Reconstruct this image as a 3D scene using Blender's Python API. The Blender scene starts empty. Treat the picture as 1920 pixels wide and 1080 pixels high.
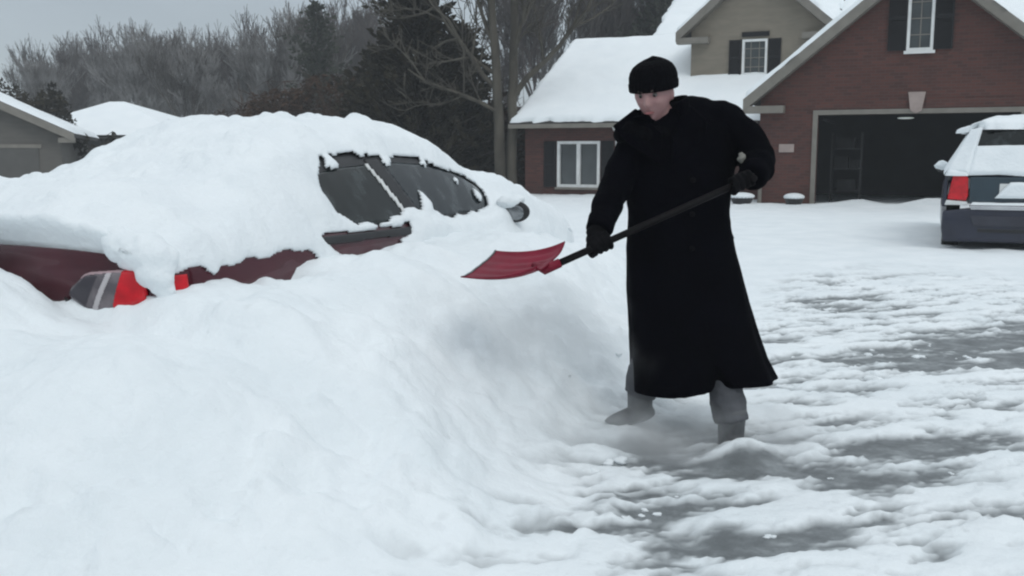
import bpy, bmesh, math, random
import numpy as np
from mathutils import Vector, Matrix

scene = bpy.context.scene
COL = scene.collection
R = math.radians
rng = np.random.default_rng(7)
random.seed(7)

# ------------------------------------------------------------------ noise
def _hash(ix, iy, iz, seed):
    h = (ix.astype(np.int64) * 374761393 + iy.astype(np.int64) * 668265263 + iz.astype(np.int64) * 1274126177 + seed * 974711) & 0xFFFFFFFF
    h = ((h ^ (h >> 13)) * 1103515245) & 0xFFFFFFFF
    h = ((h ^ (h >> 16)) * 668265263) & 0xFFFFFFFF
    return ((h ^ (h >> 15)) & 0xFFFF) / 65535.0

def vnoise(x, y, z=0.0, seed=0):
    x, y, z = np.broadcast_arrays(np.asarray(x, float), np.asarray(y, float), np.asarray(z, float))
    fx, fy, fz = np.floor(x), np.floor(y), np.floor(z)
    tx, ty, tz = x - fx, y - fy, z - fz
    tx, ty, tz = [t * t * t * (t * (t * 6 - 15) + 10) for t in (tx, ty, tz)]
    out = 0
    for dx in (0, 1):
        for dy in (0, 1):
            for dz in (0, 1):
                w = (tx if dx else 1 - tx) * (ty if dy else 1 - ty) * (tz if dz else 1 - tz)
                out = out + w * _hash(fx + dx, fy + dy, fz + dz, seed)
    return out * 2 - 1

def fbm(x, y, z=0.0, seed=0, octs=4, gain=0.5):
    s, a, f, n = 0, 1, 1, 0
    for i in range(octs):
        s = s + a * vnoise(np.asarray(x) * f + 17.3 * i, np.asarray(y) * f + 9.1 * i, np.asarray(z) * f, seed + i)
        n += a; a *= gain; f *= 2.03
    return s / n

def sstep(e0, e1, x):
    t = np.clip((x - e0) / (e1 - e0), 0, 1)
    return t * t * (3 - 2 * t)

def poly_sd(px, py, poly):
    """signed distance to polygon: negative inside"""
    poly = np.array(poly, float)
    d = np.full(np.shape(px), 1e9); inside = np.zeros(np.shape(px), bool)
    n = len(poly)
    for i in range(n):
        a, b = poly[i], poly[(i + 1) % n]
        ex, ey = b - a
        wx, wy = px - a[0], py - a[1]
        t = np.clip((wx * ex + wy * ey) / (ex * ex + ey * ey + 1e-12), 0, 1)
        d = np.minimum(d, np.hypot(wx - t * ex, wy - t * ey))
        c = ((a[1] <= py) & (b[1] > py)) | ((b[1] <= py) & (a[1] > py))
        xi = a[0] + (py - a[1]) / (ey if abs(ey) > 1e-9 else 1e-9) * ex
        inside ^= c & (px < xi)
    return np.where(inside, -d, d)

# ------------------------------------------------------------------ materials
MATS = {}
def pmat(name, col, rough=0.6, col2=None, scale=8.0, detail=6.0, bump=0.0, bscale=40.0, metal=0.0, coat=0.0, spec=0.5,
         sheen=0.0, contrast=(0.35, 0.65), stretch=(1, 1, 1), sss=0.0, coords='Object', bdist=0.01):
    if name in MATS: return MATS[name]
    m = bpy.data.materials.new(name); m.use_nodes = True
    nt = m.node_tree; N = nt.nodes; L = nt.links
    b = N['Principled BSDF']
    b.inputs['Roughness'].default_value = rough
    b.inputs['Metallic'].default_value = metal
    b.inputs['Coat Weight'].default_value = coat
    b.inputs['Specular IOR Level'].default_value = spec
    b.inputs['Sheen Weight'].default_value = sheen
    tc = N.new('ShaderNodeTexCoord'); mp = N.new('ShaderNodeMapping'); mp.inputs['Scale'].default_value = stretch
    L.new(tc.outputs[coords], mp.inputs['Vector'])
    c2 = col2 if col2 is not None else tuple(c * 0.82 for c in col)
    nz = N.new('ShaderNodeTexNoise'); nz.inputs['Scale'].default_value = scale; nz.inputs['Detail'].default_value = detail
    L.new(mp.outputs['Vector'], nz.inputs['Vector'])
    rp = N.new('ShaderNodeValToRGB')
    rp.color_ramp.elements[0].position = contrast[0]; rp.color_ramp.elements[1].position = contrast[1]
    rp.color_ramp.elements[0].color = (*c2, 1); rp.color_ramp.elements[1].color = (*col, 1)
    L.new(nz.outputs['Fac'], rp.inputs['Fac']); L.new(rp.outputs['Color'], b.inputs['Base Color'])
    if bump > 0:
        n2 = N.new('ShaderNodeTexNoise'); n2.inputs['Scale'].default_value = bscale; n2.inputs['Detail'].default_value = 5
        L.new(mp.outputs['Vector'], n2.inputs['Vector'])
        bp = N.new('ShaderNodeBump'); bp.inputs['Strength'].default_value = bump; bp.inputs['Distance'].default_value = bdist
        L.new(n2.outputs['Fac'], bp.inputs['Height']); L.new(bp.outputs['Normal'], b.inputs['Normal'])
    if sss:
        b.inputs['Subsurface Weight'].default_value = sss; b.inputs['Subsurface Radius'].default_value = (0.02, 0.01, 0.006)
    MATS[name] = m
    return m

def brick_mat(name, c1, c2, mortar, sc):
    m = bpy.data.materials.new(name); m.use_nodes = True
    nt = m.node_tree; N = nt.nodes; L = nt.links; b = N['Principled BSDF']; b.inputs['Roughness'].default_value = 0.85
    tc = N.new('ShaderNodeTexCoord'); mp = N.new('ShaderNodeMapping'); mp.inputs['Rotation'].default_value = (R(-90), 0, 0)
    L.new(tc.outputs['Object'], mp.inputs['Vector'])
    bk = N.new('ShaderNodeTexBrick'); bk.inputs['Color1'].default_value = (*c1, 1); bk.inputs['Color2'].default_value = (*c2, 1)
    bk.inputs['Mortar'].default_value = (*mortar, 1); bk.inputs['Scale'].default_value = sc
    bk.inputs['Brick Width'].default_value = 0.215; bk.inputs['Row Height'].default_value = 0.075; bk.inputs['Mortar Size'].default_value = 0.008
    bk.inputs['Mortar Smooth'].default_value = 0.2; bk.inputs['Bias'].default_value = 0.0
    L.new(mp.outputs['Vector'], bk.inputs['Vector'])
    nz = N.new('ShaderNodeTexNoise'); nz.inputs['Scale'].default_value = 0.9; nz.inputs['Detail'].default_value = 8
    L.new(tc.outputs['Object'], nz.inputs['Vector'])
    mx = N.new('ShaderNodeMix'); mx.data_type = 'RGBA'; mx.blend_type = 'MULTIPLY'; mx.inputs['Factor'].default_value = 0.85
    rp = N.new('ShaderNodeValToRGB'); rp.color_ramp.elements[0].color = (0.55, 0.5, 0.5, 1); rp.color_ramp.elements[1].color = (1.25, 1.2, 1.15, 1)
    L.new(nz.outputs['Fac'], rp.inputs['Fac'])
    L.new(bk.outputs['Color'], mx.inputs['A']); L.new(rp.outputs['Color'], mx.inputs['B']); L.new(mx.outputs['Result'], b.inputs['Base Color'])
    MATS[name] = m
    return m

SNOW_C = (0.825, 0.865, 0.88)
M_snow = pmat('snow', SNOW_C, 0.75, (0.775, 0.82, 0.84), 3.0, 6, 0.5, 28.0, spec=0.25, bdist=0.02)
M_snow_roof = pmat('roof_snow', (0.86, 0.9, 0.915), 0.8, (0.82, 0.865, 0.885), 1.2, 6, 0.3, 6.0, spec=0.2, bdist=0.03)
M_brick = brick_mat('brick', (0.098, 0.033, 0.025), (0.060, 0.022, 0.019), (0.075, 0.048, 0.040), 1.0)
M_siding = pmat('tan_siding', (0.215, 0.188, 0.148), 0.8, (0.185, 0.162, 0.127), 2.0, 5, 0.2, 14, stretch=(1, 1, 4))
M_trim = pmat('beige_trim', (0.20, 0.185, 0.16), 0.6, (0.165, 0.152, 0.13), 3)
M_white = pmat('white_paint', (0.72, 0.73, 0.72), 0.5, (0.62, 0.63, 0.62), 5)
M_shutter = pmat('shutter_paint', (0.010, 0.010, 0.012), 0.6, (0.007, 0.007, 0.008), 10, spec=.25)
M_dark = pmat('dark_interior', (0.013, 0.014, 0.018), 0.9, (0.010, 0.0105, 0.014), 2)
M_shingle = pmat('shingle', (0.075, 0.07, 0.066), 0.9, (0.045, 0.042, 0.04), 9, 6, 0.4, 30)
M_pane = pmat('window_glass', (0.05, 0.06, 0.062), 0.08, (0.035, 0.042, 0.045), 2.0, spec=0.7)
M_curtain = pmat('curtain', (0.42, 0.43, 0.42), 0.8, (0.30, 0.31, 0.31), 6, stretch=(6, 1, 0.3))
M_stone = pmat('limestone', (0.36, 0.29, 0.265), 0.85, (0.29, 0.235, 0.215), 6)
M_paint = pmat('maroon_car_paint', (0.070, 0.005, 0.013), 0.24, (0.05, 0.0045, 0.010), 3, metal=0.3, coat=0.5, spec=0.5)
M_black = pmat('black_plastic', (0.012, 0.012, 0.014), 0.45, (0.008, 0.008, 0.009), 20)
M_carglass = pmat('tinted_car_glass', (0.075, 0.09, 0.092), 0.10, (0.0065, 0.0095, 0.0095), 7, 9, spec=0.3, contrast=(.50, .86), stretch=(1, 1, .55))
M_carglass2 = pmat('tinted_front_glass', (0.10, 0.115, 0.12), 0.10, (0.014, 0.019, 0.022), 8, 9, spec=0.35, contrast=(.48, .85), stretch=(1, 1, .55))
M_chrome = pmat('chrome', (0.62, 0.62, 0.63), 0.18, (0.5, 0.5, 0.52), 6, metal=1.0)
M_lampred = pmat('red_lens', (0.62, 0.004, 0.014), 0.2, (0.42, 0.003, 0.010), 14, spec=0.35, coat=0.3)
M_lampclear = pmat('clear_lens', (0.15, 0.125, 0.135), 0.15, (0.075, 0.062, 0.07), 9, spec=0.7, coat=0.6, contrast=(0.42, 0.58))
M_van = pmat('navy_van_paint', (0.012, 0.015, 0.034), 0.35, (0.009, 0.011, 0.026), 4, metal=0.2, coat=0.4)
M_vanteal = pmat('teal_van_paint', (0.014, 0.036, 0.052), 0.25, (0.010, 0.028, 0.042), 4, metal=0.2, coat=0.5)
M_vanbump = pmat('grey_bumper_plastic', (0.032, 0.034, 0.048), 0.55, (0.024, 0.025, 0.037), 6)
M_rubber = pmat('tyre_rubber', (0.02, 0.02, 0.02), 0.85)
M_coat = pmat('black_wool', (0.0022, 0.0023, 0.0045), 0.95, (0.0012, 0.0013, 0.0024), 5.0, 8, 0.5, 120, spec=0.03, contrast=(0.3, 0.75))
M_knit = pmat('black_knit', (0.0035, 0.0038, 0.0052), 0.95, (0.0015, 0.0015, 0.0025), 60, 3, 0.8, 90, spec=0.05, stretch=(1, 1, 0.4))
M_glove = pmat('black_glove', (0.005, 0.005, 0.006), 0.8, (0.003, 0.003, 0.004), 30, 4, 0.3, 80, spec=0.08)
M_trouser = pmat('grey_trousers', (0.085, 0.088, 0.098), 0.9, (0.055, 0.058, 0.066), 9, 6, 0.4, 40)
M_boot = pmat('grey_boot', (0.12, 0.125, 0.13), 0.8, (0.06, 0.063, 0.067), 12, 6, 0.4, 50)
M_shovel = pmat('maroon_plastic', (0.21, 0.006, 0.027), 0.5, (0.14, 0.005, 0.018), 7, spec=0.22)
M_steel = pmat('grey_steel', (0.17, 0.19, 0.19), 0.4, (0.11, 0.12, 0.12), 20, metal=0.7)
M_shaft = pmat('black_shaft', (0.006, 0.005, 0.006), 0.6, (0.004, 0.0035, 0.004), 12, spec=.12)
M_bark = pmat('bark', (0.085, 0.076, 0.067), 0.95, (0.05, 0.044, 0.039), 5, 6, 0.5, 20, stretch=(1, 1, 0.25))
M_barkfrost = pmat('frosted_bark', (0.27, 0.265, 0.26), 0.95, (0.075, 0.068, 0.064), .8, 6)
M_barkpale = pmat('pale_bark', (0.085, 0.076, 0.060), 0.95, (0.045, 0.040, 0.032), 3, 6, 0.5, 16, stretch=(1, 1, 0.3))
M_twig = pmat('twig', (0.095, 0.08, 0.074), 0.95, (0.065, 0.058, 0.058), 2)
M_needle = pmat('evergreen_needles', (0.028, 0.022, 0.009), 0.95, (0.011, 0.009, 0.005), 1.6, 5)
M_needle2 = pmat('green_needles', (0.05, 0.056, 0.038), 0.9, (0.026, 0.03, 0.022), 1.6, 5)
M_brush = pmat('brown_brush', (0.060, 0.030, 0.015), 0.95, (0.022, 0.012, 0.007), 0.9, 6)
M_siding2 = pmat('grey_tan_siding', (0.112, 0.105, 0.094), 0.85, (0.097, 0.091, 0.082), 2, 5, 0.2, 14, stretch=(1, 1, 4))
M_siding3 = pmat('dark_siding', (0.06, 0.058, 0.056), 0.85, (0.045, 0.043, 0.042), 2)
M_door2 = pmat('grey_garage_door', (0.088, 0.085, 0.079), 0.7, (0.076, 0.074, 0.068), 3)

# ------------------------------------------------------------------ mesh helpers
class MB:
    def __init__(s): s.v = []; s.f = []; s.n = 0
    def add(s, V, F):
        V = np.asarray(V, float).reshape(-1, 3); s.v.append(V)
        for f in F: s.f.append(tuple(int(i) + s.n for i in f))
        s.n += len(V); return s
    def box(s, x0, x1, y0, y1, z0, z1):
        V = [(x, y, z) for z in (z0, z1) for y in (y0, y1) for x in (x0, x1)]
        return s.add(V, [(0, 2, 3, 1), (4, 5, 7, 6), (0, 1, 5, 4), (2, 6, 7, 3), (0, 4, 6, 2), (1, 3, 7, 5)])
    def prism(s, poly, d):
        """polygon (list of 3D) extruded by vector d"""
        P = np.array(poly, float); n = len(P); V = np.vstack([P, P + np.array(d)])
        F = [tuple(range(n))[::-1], tuple(range(n, 2 * n))] + [(i, (i + 1) % n, n + (i + 1) % n, n + i) for i in range(n)]
        return s.add(V, F)
    def tube(s, pts, rad, seg=8, caps=True):
        P = np.array(pts, float); n = len(P); rad = np.broadcast_to(np.asarray(rad, float), (n,))
        T = np.gradient(P, axis=0); T /= np.linalg.norm(T, axis=1)[:, None] + 1e-9
        ref = np.array([0, 0, 1.0]) if abs(T[0][2]) < 0.9 else np.array([1.0, 0, 0])
        V = []
        for i in range(n):
            u = np.cross(T[i], ref); u /= np.linalg.norm(u) + 1e-9; w = np.cross(T[i], u)
            ref = np.cross(u, T[i])
            for k in range(seg):
                an = 2 * math.pi * k / seg
                V.append(P[i] + rad[i] * (math.cos(an) * u + math.sin(an) * w))
        F = [(i * seg + k, i * seg + (k + 1) % seg, (i + 1) * seg + (k + 1) % seg, (i + 1) * seg + k) for i in range(n - 1) for k in range(seg)]
        if caps: F += [tuple(range(seg))[::-1], tuple(range((n - 1) * seg, n * seg))]
        return s.add(V, F)
    def rings(s, rs, close=True):
        """list of rings (m,3)"""
        m = len(rs[0]); n = len(rs); V = np.vstack(rs)
        F = [(i * m + k, i * m + (k + 1) % m, (i + 1) * m + (k + 1) % m, (i + 1) * m + k) for i in range(n - 1) for k in range(m)]
        if close: F += [tuple(range(m))[::-1], tuple(range((n - 1) * m, n * m))]
        return s.add(V, F)
    def ball(s, c, r, seg=16, rg=10, rot=None, fn=None):
        r = np.broadcast_to(np.asarray(r, float), (3,)); V = []
        for i in range(rg + 1):
            th = math.pi * i / rg
            for k in range(seg):
                ph = 2 * math.pi * k / seg
                V.append((math.sin(th) * math.cos(ph), math.sin(th) * math.sin(ph), math.cos(th)))
        V = np.array(V)
        V = V * r if fn is None else fn(V) 
        if rot is not None: V = V @ np.array(rot).T
        V = V + np.array(c)
        F = [(i * seg + k, (i + 1) * seg + k, (i + 1) * seg + (k + 1) % seg, i * seg + (k + 1) % seg) for i in range(rg) for k in range(seg)]
        return s.add(V, F)
    def grid(s, P, mask=None):
        """P (n,m,3), mask (n-1,m-1) bool keep"""
        n, m = P.shape[:2]; idx = np.arange(n * m).reshape(n, m)
        q = np.stack([idx[:-1, :-1], idx[1:, :-1], idx[1:, 1:], idx[:-1, 1:]], -1).reshape(-1, 4)
        if mask is not None: q = q[mask.reshape(-1)]
        return s.add(P.reshape(-1, 3), q)
    def build(s, name, mat, parent=None, smooth=False, bevel=0.0):
        me = bpy.data.meshes.new(name)
        V = np.vstack(s.v); me.from_pydata(V.tolist(), [], s.f)
        me.validate(); 
        if mat is not None: me.materials.append(mat)
        o = bpy.data.objects.new(name, me); COL.objects.link(o)
        if parent is not None: o.parent = parent
        bm = bmesh.new(); bm.from_mesh(me)
        bmesh.ops.remove_doubles(bm, verts=bm.verts, dist=1e-6)
        loose = [v for v in bm.verts if not v.link_faces]
        bmesh.ops.delete(bm, geom=loose, context='VERTS')
        bmesh.ops.recalc_face_normals(bm, faces=bm.faces) if not smooth or len(bm.faces) < 60000 else None
        bm.to_mesh(me); bm.free()
        if smooth: me.polygons.foreach_set('use_smooth', [True] * len(me.polygons))
        if bevel:
            md = o.modifiers.new('bevel', 'BEVEL'); md.width = bevel; md.segments = 2; md.limit_method = 'ANGLE'
        return o

def grid_obj(name, P, mat, parent=None, mask=None, attr=None):
    """fast grid mesh, smooth shaded"""
    n, m = P.shape[:2]; idx = np.arange(n * m).reshape(n, m)
    q = np.stack([idx[:-1, :-1], idx[1:, :-1], idx[1:, 1:], idx[:-1, 1:]], -1).reshape(-1, 4)
    if mask is not None: q = q[mask.reshape(-1)]
    used = np.unique(q); remap = np.full(n * m, -1); remap[used] = np.arange(len(used))
    q = remap[q]; V = P.reshape(-1, 3)[used]
    me = bpy.data.meshes.new(name)
    me.vertices.add(len(V)); me.vertices.foreach_set('co', V.astype(np.float32).ravel())
    me.loops.add(q.size); me.loops.foreach_set('vertex_index', q.astype(np.int32).ravel())
    me.polygons.add(len(q)); me.polygons.foreach_set('loop_start', np.arange(0, q.size, 4, dtype=np.int32))
    me.polygons.foreach_set('loop_total', np.full(len(q), 4, np.int32))
    me.update(calc_edges=True)
    me.polygons.foreach_set('use_smooth', np.ones(len(q), bool))
    if attr is not None:
        at = me.attributes.new('thin', 'FLOAT', 'POINT'); at.data.foreach_set('value', attr.ravel()[used].astype(np.float32))
    if mat is not None: me.materials.append(mat)
    o = bpy.data.objects.new(name, me); COL.objects.link(o)
    if parent is not None: o.parent = parent
    return o

def thing(name, label, cat, loc=(0, 0, 0), rotz=0.0, group=None):
    o = bpy.data.objects.new(name, None); COL.objects.link(o)
    o.location = loc; o.rotation_euler = (0, 0, rotz); o['label'] = label; o['category'] = cat
    o.empty_display_size = 0.1
    if group: o['group'] = group
    return o
def tag(o, label, cat, group=None):
    o['label'] = label; o['category'] = cat
    if group: o['group'] = group
    return o
def kind(o, k): o['kind'] = k; return o

def remeshed(mb, name, mat, parent, voxel, smooth_it=4, disp=None):
    o = mb.build('tmp_' + name, None, None)
    md = o.modifiers.new('r', 'REMESH'); md.mode = 'VOXEL'; md.voxel_size = voxel; md.use_smooth_shade = True
    if smooth_it:
        ms = o.modifiers.new('s', 'SMOOTH'); ms.iterations = smooth_it; ms.factor = 0.5
    dg = bpy.context.evaluated_depsgraph_get()
    me = bpy.data.meshes.new_from_object(o.evaluated_get(dg)); me.name = name
    bpy.data.objects.remove(o)
    if disp is not None:
        co = np.empty(len(me.vertices) * 3); me.vertices.foreach_get('co', co)
        no = np.empty(len(me.vertices) * 3); me.vertices.foreach_get('normal', no)
        co = co.reshape(-1, 3); no = no.reshape(-1, 3)
        co = co + no * disp(co)[:, None]
        me.vertices.foreach_set('co', co.ravel()); me.update()
    me.materials.clear(); me.materials.append(mat)
    me.polygons.foreach_set('use_smooth', [True] * len(me.polygons))
    o = bpy.data.objects.new(name, me); COL.objects.link(o); o.parent = parent
    return o

# ------------------------------------------------------------------ site axes
TH = R(24.0)                                   # the driveway runs 24 degrees right of the view
DX, DY = math.sin(TH), math.cos(TH)
CX, CY = -1.41, 3.75                           # rear right corner of the parked sedan
def to_ab(x, y): return (x - CX) * DX + (y - CY) * DY, (x - CX) * DY - (y - CY) * DX
def from_ab(a, b): return CX + a * DX + b * DY, CY + a * DY - b * DX
GX, GY = 9.9, 23.9                             # garage door centre
PX, PY = 0.85, 4.40                            # the person

# ------------------------------------------------------------------ ground
def ground_z(x, y, detail=True):
    a, b = to_ab(x, y)
    qa = np.maximum(0, -a - 0.12); qb = np.maximum(0, b)
    d = np.hypot(qa * 0.9, qb)
    # crest heights: along the car's side and along its rear
    side = np.interp(a, [-0.6, -0.25, -0.10, -0.02, 0.06, 0.14, 0.45, 0.85, 1.02, 1.2, 1.5, 1.8, 2.1, 2.6, 3.2, 4.2, 5.2, 7.0],
                     [0.70, 0.695, 0.70, 0.76, 0.83, 0.85, 0.83, 0.80, 0.825, 0.89, 0.86, 0.835, 0.86, 0.90, 0.84, 0.70, 0.40, 0.10])
    rear = np.interp(b, [-4, -1.7, -0.9, -0.55, -0.33, -0.1, 0.3], [1.0, 1.02, 0.975, 0.885, 0.735, 0.70, 0.72])
    w = np.maximum(sstep(-0.16, 0.05, a), sstep(-0.3, 0.0, a) * sstep(-0.25, 0.05, b))
    crest = rear * (1 - w) + side * w
    wid = np.interp(a, [-3, 0, 3, 6], [1.9, 1.72, 1.65, 1.3])
    f = 1 - sstep(0.16, 1.0, d / wid * 1.0)
    base = 0.05
    lawn_l = 0.30 * sstep(0.2, -2.5, b) * sstep(9, 5, a) + .06 * sstep(5, 9, a)
    bank = base + (crest - base) * f
    bank = np.where(b < -1.7, np.maximum(bank * np.clip(1 + (b + 1.7) / 3, 0, 1), 0.0), bank)
    far = 0.05 + 0.05 * sstep(7.5, 10, a) + 0.22 * sstep(5.6, 7.4, b) * sstep(30, 22, a)
    z = np.maximum(bank, far)
    z = np.maximum(z, lawn_l + 0.05)
    # cleared drive
    drive = sstep(1.15, 1.75, b) * (1 - sstep(5.2, 6.2, b)) * (1 - sstep(7.0, 9.5, a))
    if detail:
        lump = fbm(x * 1.3, y * 1.3, seed=3, octs=3) * 0.068 + fbm(x * 3.6, y * 3.6, seed=8, octs=5, gain=.6) * 0.062 - 0.035 * np.maximum(0, fbm(x * 2.6, y * 2.6, seed=29, octs=2) - .15)
        rough = np.abs(fbm(x * 6, y * 6, seed=21, octs=4, gain=.6)) * 0.055
        bankw = sstep(0.12, 0.3, z) * (1 - sstep(6, 12, a))
        z = z + lump * (0.35 + 0.65 * bankw) * (1 - 0.75 * drive) + rough * bankw * sstep(0.35, 0.9, d)
        # small pits and soft clumps pocking the bank
        pr = np.random.default_rng(404)
        for q in range(150):
            ca, cb_ = pr.uniform(-2.6, 4.0), pr.uniform(.15, 2.2); rad_ = pr.uniform(.03, .085); hgt_ = pr.choice([-1, -1, 1]) * pr.uniform(.25, .5) * rad_
            cx_, cy_ = from_ab(ca, cb_); k_ = pr.uniform(.6, 1.6)
            e_ = ((x - cx_) / rad_) ** 2 * k_ + ((y - cy_) / rad_) ** 2 / k_
            z = z + np.where(e_ < 9, hgt_ * np.exp(-e_), 0)
        # slabs and clods along the toe of the bank
        toe = np.exp(-((b - 1.35) / 0.45) ** 2) * (1 - sstep(2.5, 4.5, a))
        cl = np.maximum(0, fbm(x * 5.2, y * 5.2, seed=40, octs=3) + 0.05)
        z = z + toe * cl * 0.10 * (1 - .85 * np.exp(-((x - PX + .1) ** 2 + (y - PY) ** 2) / .36))
        # mounds in front of the garage door
        gx = (x - GX) * DY - (y - GY) * DX; gy = (x - GX) * DX + (y - GY) * DY
        for mx, my, mr, mh in ((-1.05, -0.7, 0.55, 0.17), (0.25, -0.6, 0.5, 0.24), (1.0, -0.7, 0.5, 0.16), (-2.0, -0.8, 0.5, 0.08)):
            z = z + mh * np.exp(-(((gx - mx) / mr) ** 2 + ((gy - my) / 0.5) ** 2))
        for fx, fy, fr_, fh in ((PX + .16, PY - .30, .13, .045), (PX - .32, PY - .08, .14, .04), (PX - .05, PY + .35, .3, .03)):
            z = z + fh * np.exp(-((x - fx) ** 2 + (y - fy) ** 2) / fr_ ** 2)
        z = z + fbm(x * 0.35, y * 0.35, seed=77, octs=3) * 0.06 * sstep(9, 14, a)
    return z, drive

def thin_map(x, y):
    """> 0 where the shovel has scraped the snow down to wet drive"""
    a, b = to_ab(x, y)
    # the scraping runs mostly across the drive, so the marks are drawn out that way
    u = x * 0.96 + y * 0.28; v = -x * 0.28 + y * 0.96
    n = fbm(u * 1.15, v * 3.2, seed=55, octs=6, gain=0.72)
    n2 = fbm(u * 3.4 + 1.3 * n, v * 9.5, seed=91, octs=4, gain=0.65)
    bias = np.full(np.shape(x), -0.30)
    def blob(cx, cy, rx, ry, s): return s * np.exp(-(((x - cx) / rx) ** 2 + ((y - cy) / ry) ** 2))
    for cx, cy, rx, ry, st in ((.6, 3.5, .40, .22, .34), (.80, 3.2, .38, .16, .34), (1.15, 3.98, .5, .16, .44), (.32, 4.15, .32, .22, .36), (.3, 3.65, .25, .2, .26), (2.25, 4.32, .62, .15, .62), (1.75, 4.2, .35, .13, .34),
                               (1.5, 3.72, .4, .16, .22), (2.95, 6.15, .8, .40, .42), (2.1, 6.0, .6, .35, .26), (3.6, 6.7, .9, .55, .46), (2.4, 4.9, .6, .22, .26), (2.8, 8.4, 1.3, .5, .26), (2.0, 7.2, 1.3, .5, .16),
                               (1.25, 4.35, .35, .2, .25), (-.27, 2.47, .10, .03, .70), (4.4, 7.4, 1.0, .8, .3)):
        bias = bias + blob(cx, cy, rx, ry, st)
    n3 = fbm(u * 9.0, v * 21.0, seed=17, octs=3)
    return bias + 0.055 + 0.50 * n + 0.58 * n2 + .18 * n3

def make_ground():
    def axis(lo, hi, step, far, grow):
        c = np.arange(lo, hi + 1e-6, step); out = [c]
        s = step; p = hi; r = []
        while p < far[1]: s *= grow; p += s; r.append(p)
        s = step; p = lo; l = []
        while p > far[0]: s *= grow; p -= s; l.append(p)
        return np.concatenate([l[::-1], c, r])
    xs = axis(-3.2, 5.2, 0.022, (-600, 600), 1.07)
    ys = axis(1.2, 9.0, 0.022, (-60, 900), 1.06)
    X, Y = np.meshgrid(xs, ys, indexing='ij')
    Z, drive = ground_z(X, Y)
    v = thin_map(X, Y)
    t = sstep(-0.20, 0.20, v) * np.maximum(drive, np.exp(-(((X + .27) / .14) ** 2 + ((Y - 2.47) / .07) ** 2)))
    n = fbm(X * 9, Y * 9, seed=5, octs=4)
    # snow depth on the drive follows the thinness
    Z = Z - drive * (0.032 * sstep(-0.35, 0.15, v) - 0.022) + drive * (1 - 0.7 * t) * (0.010 * n + 0.013 * fbm(X * 3.2, Y * 4.4, seed=61, octs=5, gain=.6)) - t * (1 - drive) * .05
    # the land far off drops slightly so the horizon is soft
    return kind(grid_obj('ground', np.stack([X, Y, Z], -1), snow_ground_mat(), attr=t), 'structure')

def snow_ground_mat():
    m = bpy.data.materials.new('ground_snow'); m.use_nodes = True
    nt = m.node_tree; N = nt.nodes; L = nt.links; b = N['Principled BSDF']
    tc = N.new('ShaderNodeTexCoord')
    at = N.new('ShaderNodeAttribute'); at.attribute_name = 'thin'
    n1 = N.new('ShaderNodeTexNoise'); n1.inputs['Scale'].default_value = 2.2; n1.inputs['Detail'].default_value = 7
    L.new(tc.outputs['Object'], n1.inputs['Vector'])
    sn = N.new('ShaderNodeValToRGB'); sn.color_ramp.elements[0].position = 0.3; sn.color_ramp.elements[1].position = 0.7
    sn.color_ramp.elements[0].color = (0.75, 0.80, 0.82, 1); sn.color_ramp.elements[1].color = (0.83, 0.87, 0.885, 1)
    L.new(n1.outputs['Fac'], sn.inputs['Fac'])
    n2 = N.new('ShaderNodeTexNoise'); n2.inputs['Scale'].default_value = 7; n2.inputs['Detail'].default_value = 8; n2.inputs['Roughness'].default_value = 0.65
    L.new(tc.outputs['Object'], n2.inputs['Vector'])
    sl = N.new('ShaderNodeValToRGB'); sl.color_ramp.elements[0].position = 0.3; sl.color_ramp.elements[1].position = 0.75
    sl.color_ramp.elements[0].color = (0.045, 0.052, 0.055, 1); sl.color_ramp.elements[1].color = (0.33, 0.355, 0.365, 1)
    L.new(n2.outputs['Fac'], sl.inputs['Fac'])
    mx = N.new('ShaderNodeMix'); mx.data_type = 'RGBA'
    # break the blend with fine noise
    ad = N.new('ShaderNodeMath'); ad.operation = 'MULTIPLY_ADD'; ad.inputs[1].default_value = 0.5; ad.inputs[2].default_value = -0.25
    L.new(n2.outputs['Fac'], ad.inputs[0])
    s2 = N.new('ShaderNodeMath'); s2.operation = 'ADD'; L.new(at.outputs['Fac'], s2.inputs[0]); L.new(ad.outputs[0], s2.inputs[1])
    ms = N.new('ShaderNodeMath'); ms.operation = 'MULTIPLY'; ms.use_clamp = True
    L.new(s2.outputs[0], ms.inputs[0]); 
    st = N.new('ShaderNodeMath'); st.operation = 'GREATER_THAN'; st.inputs[1].default_value = 0.003; L.new(at.outputs['Fac'], st.inputs[0]); L.new(st.outputs[0], ms.inputs[1])
    L.new(ms.outputs[0], mx.inputs['Factor']); L.new(sn.outputs['Color'], mx.inputs['A']); L.new(sl.outputs['Color'], mx.inputs['B'])
    L.new(mx.outputs['Result'], b.inputs['Base Color'])
    rg = N.new('ShaderNodeMapRange'); rg.inputs['To Min'].default_value = 0.8; rg.inputs['To Max'].default_value = 0.5
    L.new(ms.outputs[0], rg.inputs['Value']); L.new(rg.outputs['Result'], b.inputs['Roughness'])
    b.inputs['Specular IOR Level'].default_value = 0.25
    n3 = N.new('ShaderNodeTexNoise'); n3.inputs['Scale'].default_value = 22; n3.inputs['Detail'].default_value = 6
    L.new(tc.outputs['Object'], n3.inputs['Vector'])
    bp = N.new('ShaderNodeBump'); bp.inputs['Strength'].default_value = 0.5; bp.inputs['Distance'].default_value = 0.02
    L.new(n3.outputs['Fac'], bp.inputs['Height']); L.new(bp.outputs['Normal'], b.inputs['Normal'])
    return m

ground = make_ground()

def gz(x, y):
    return float(ground_z(np.array([float(x)]), np.array([float(y)]))[0][0])

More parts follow.
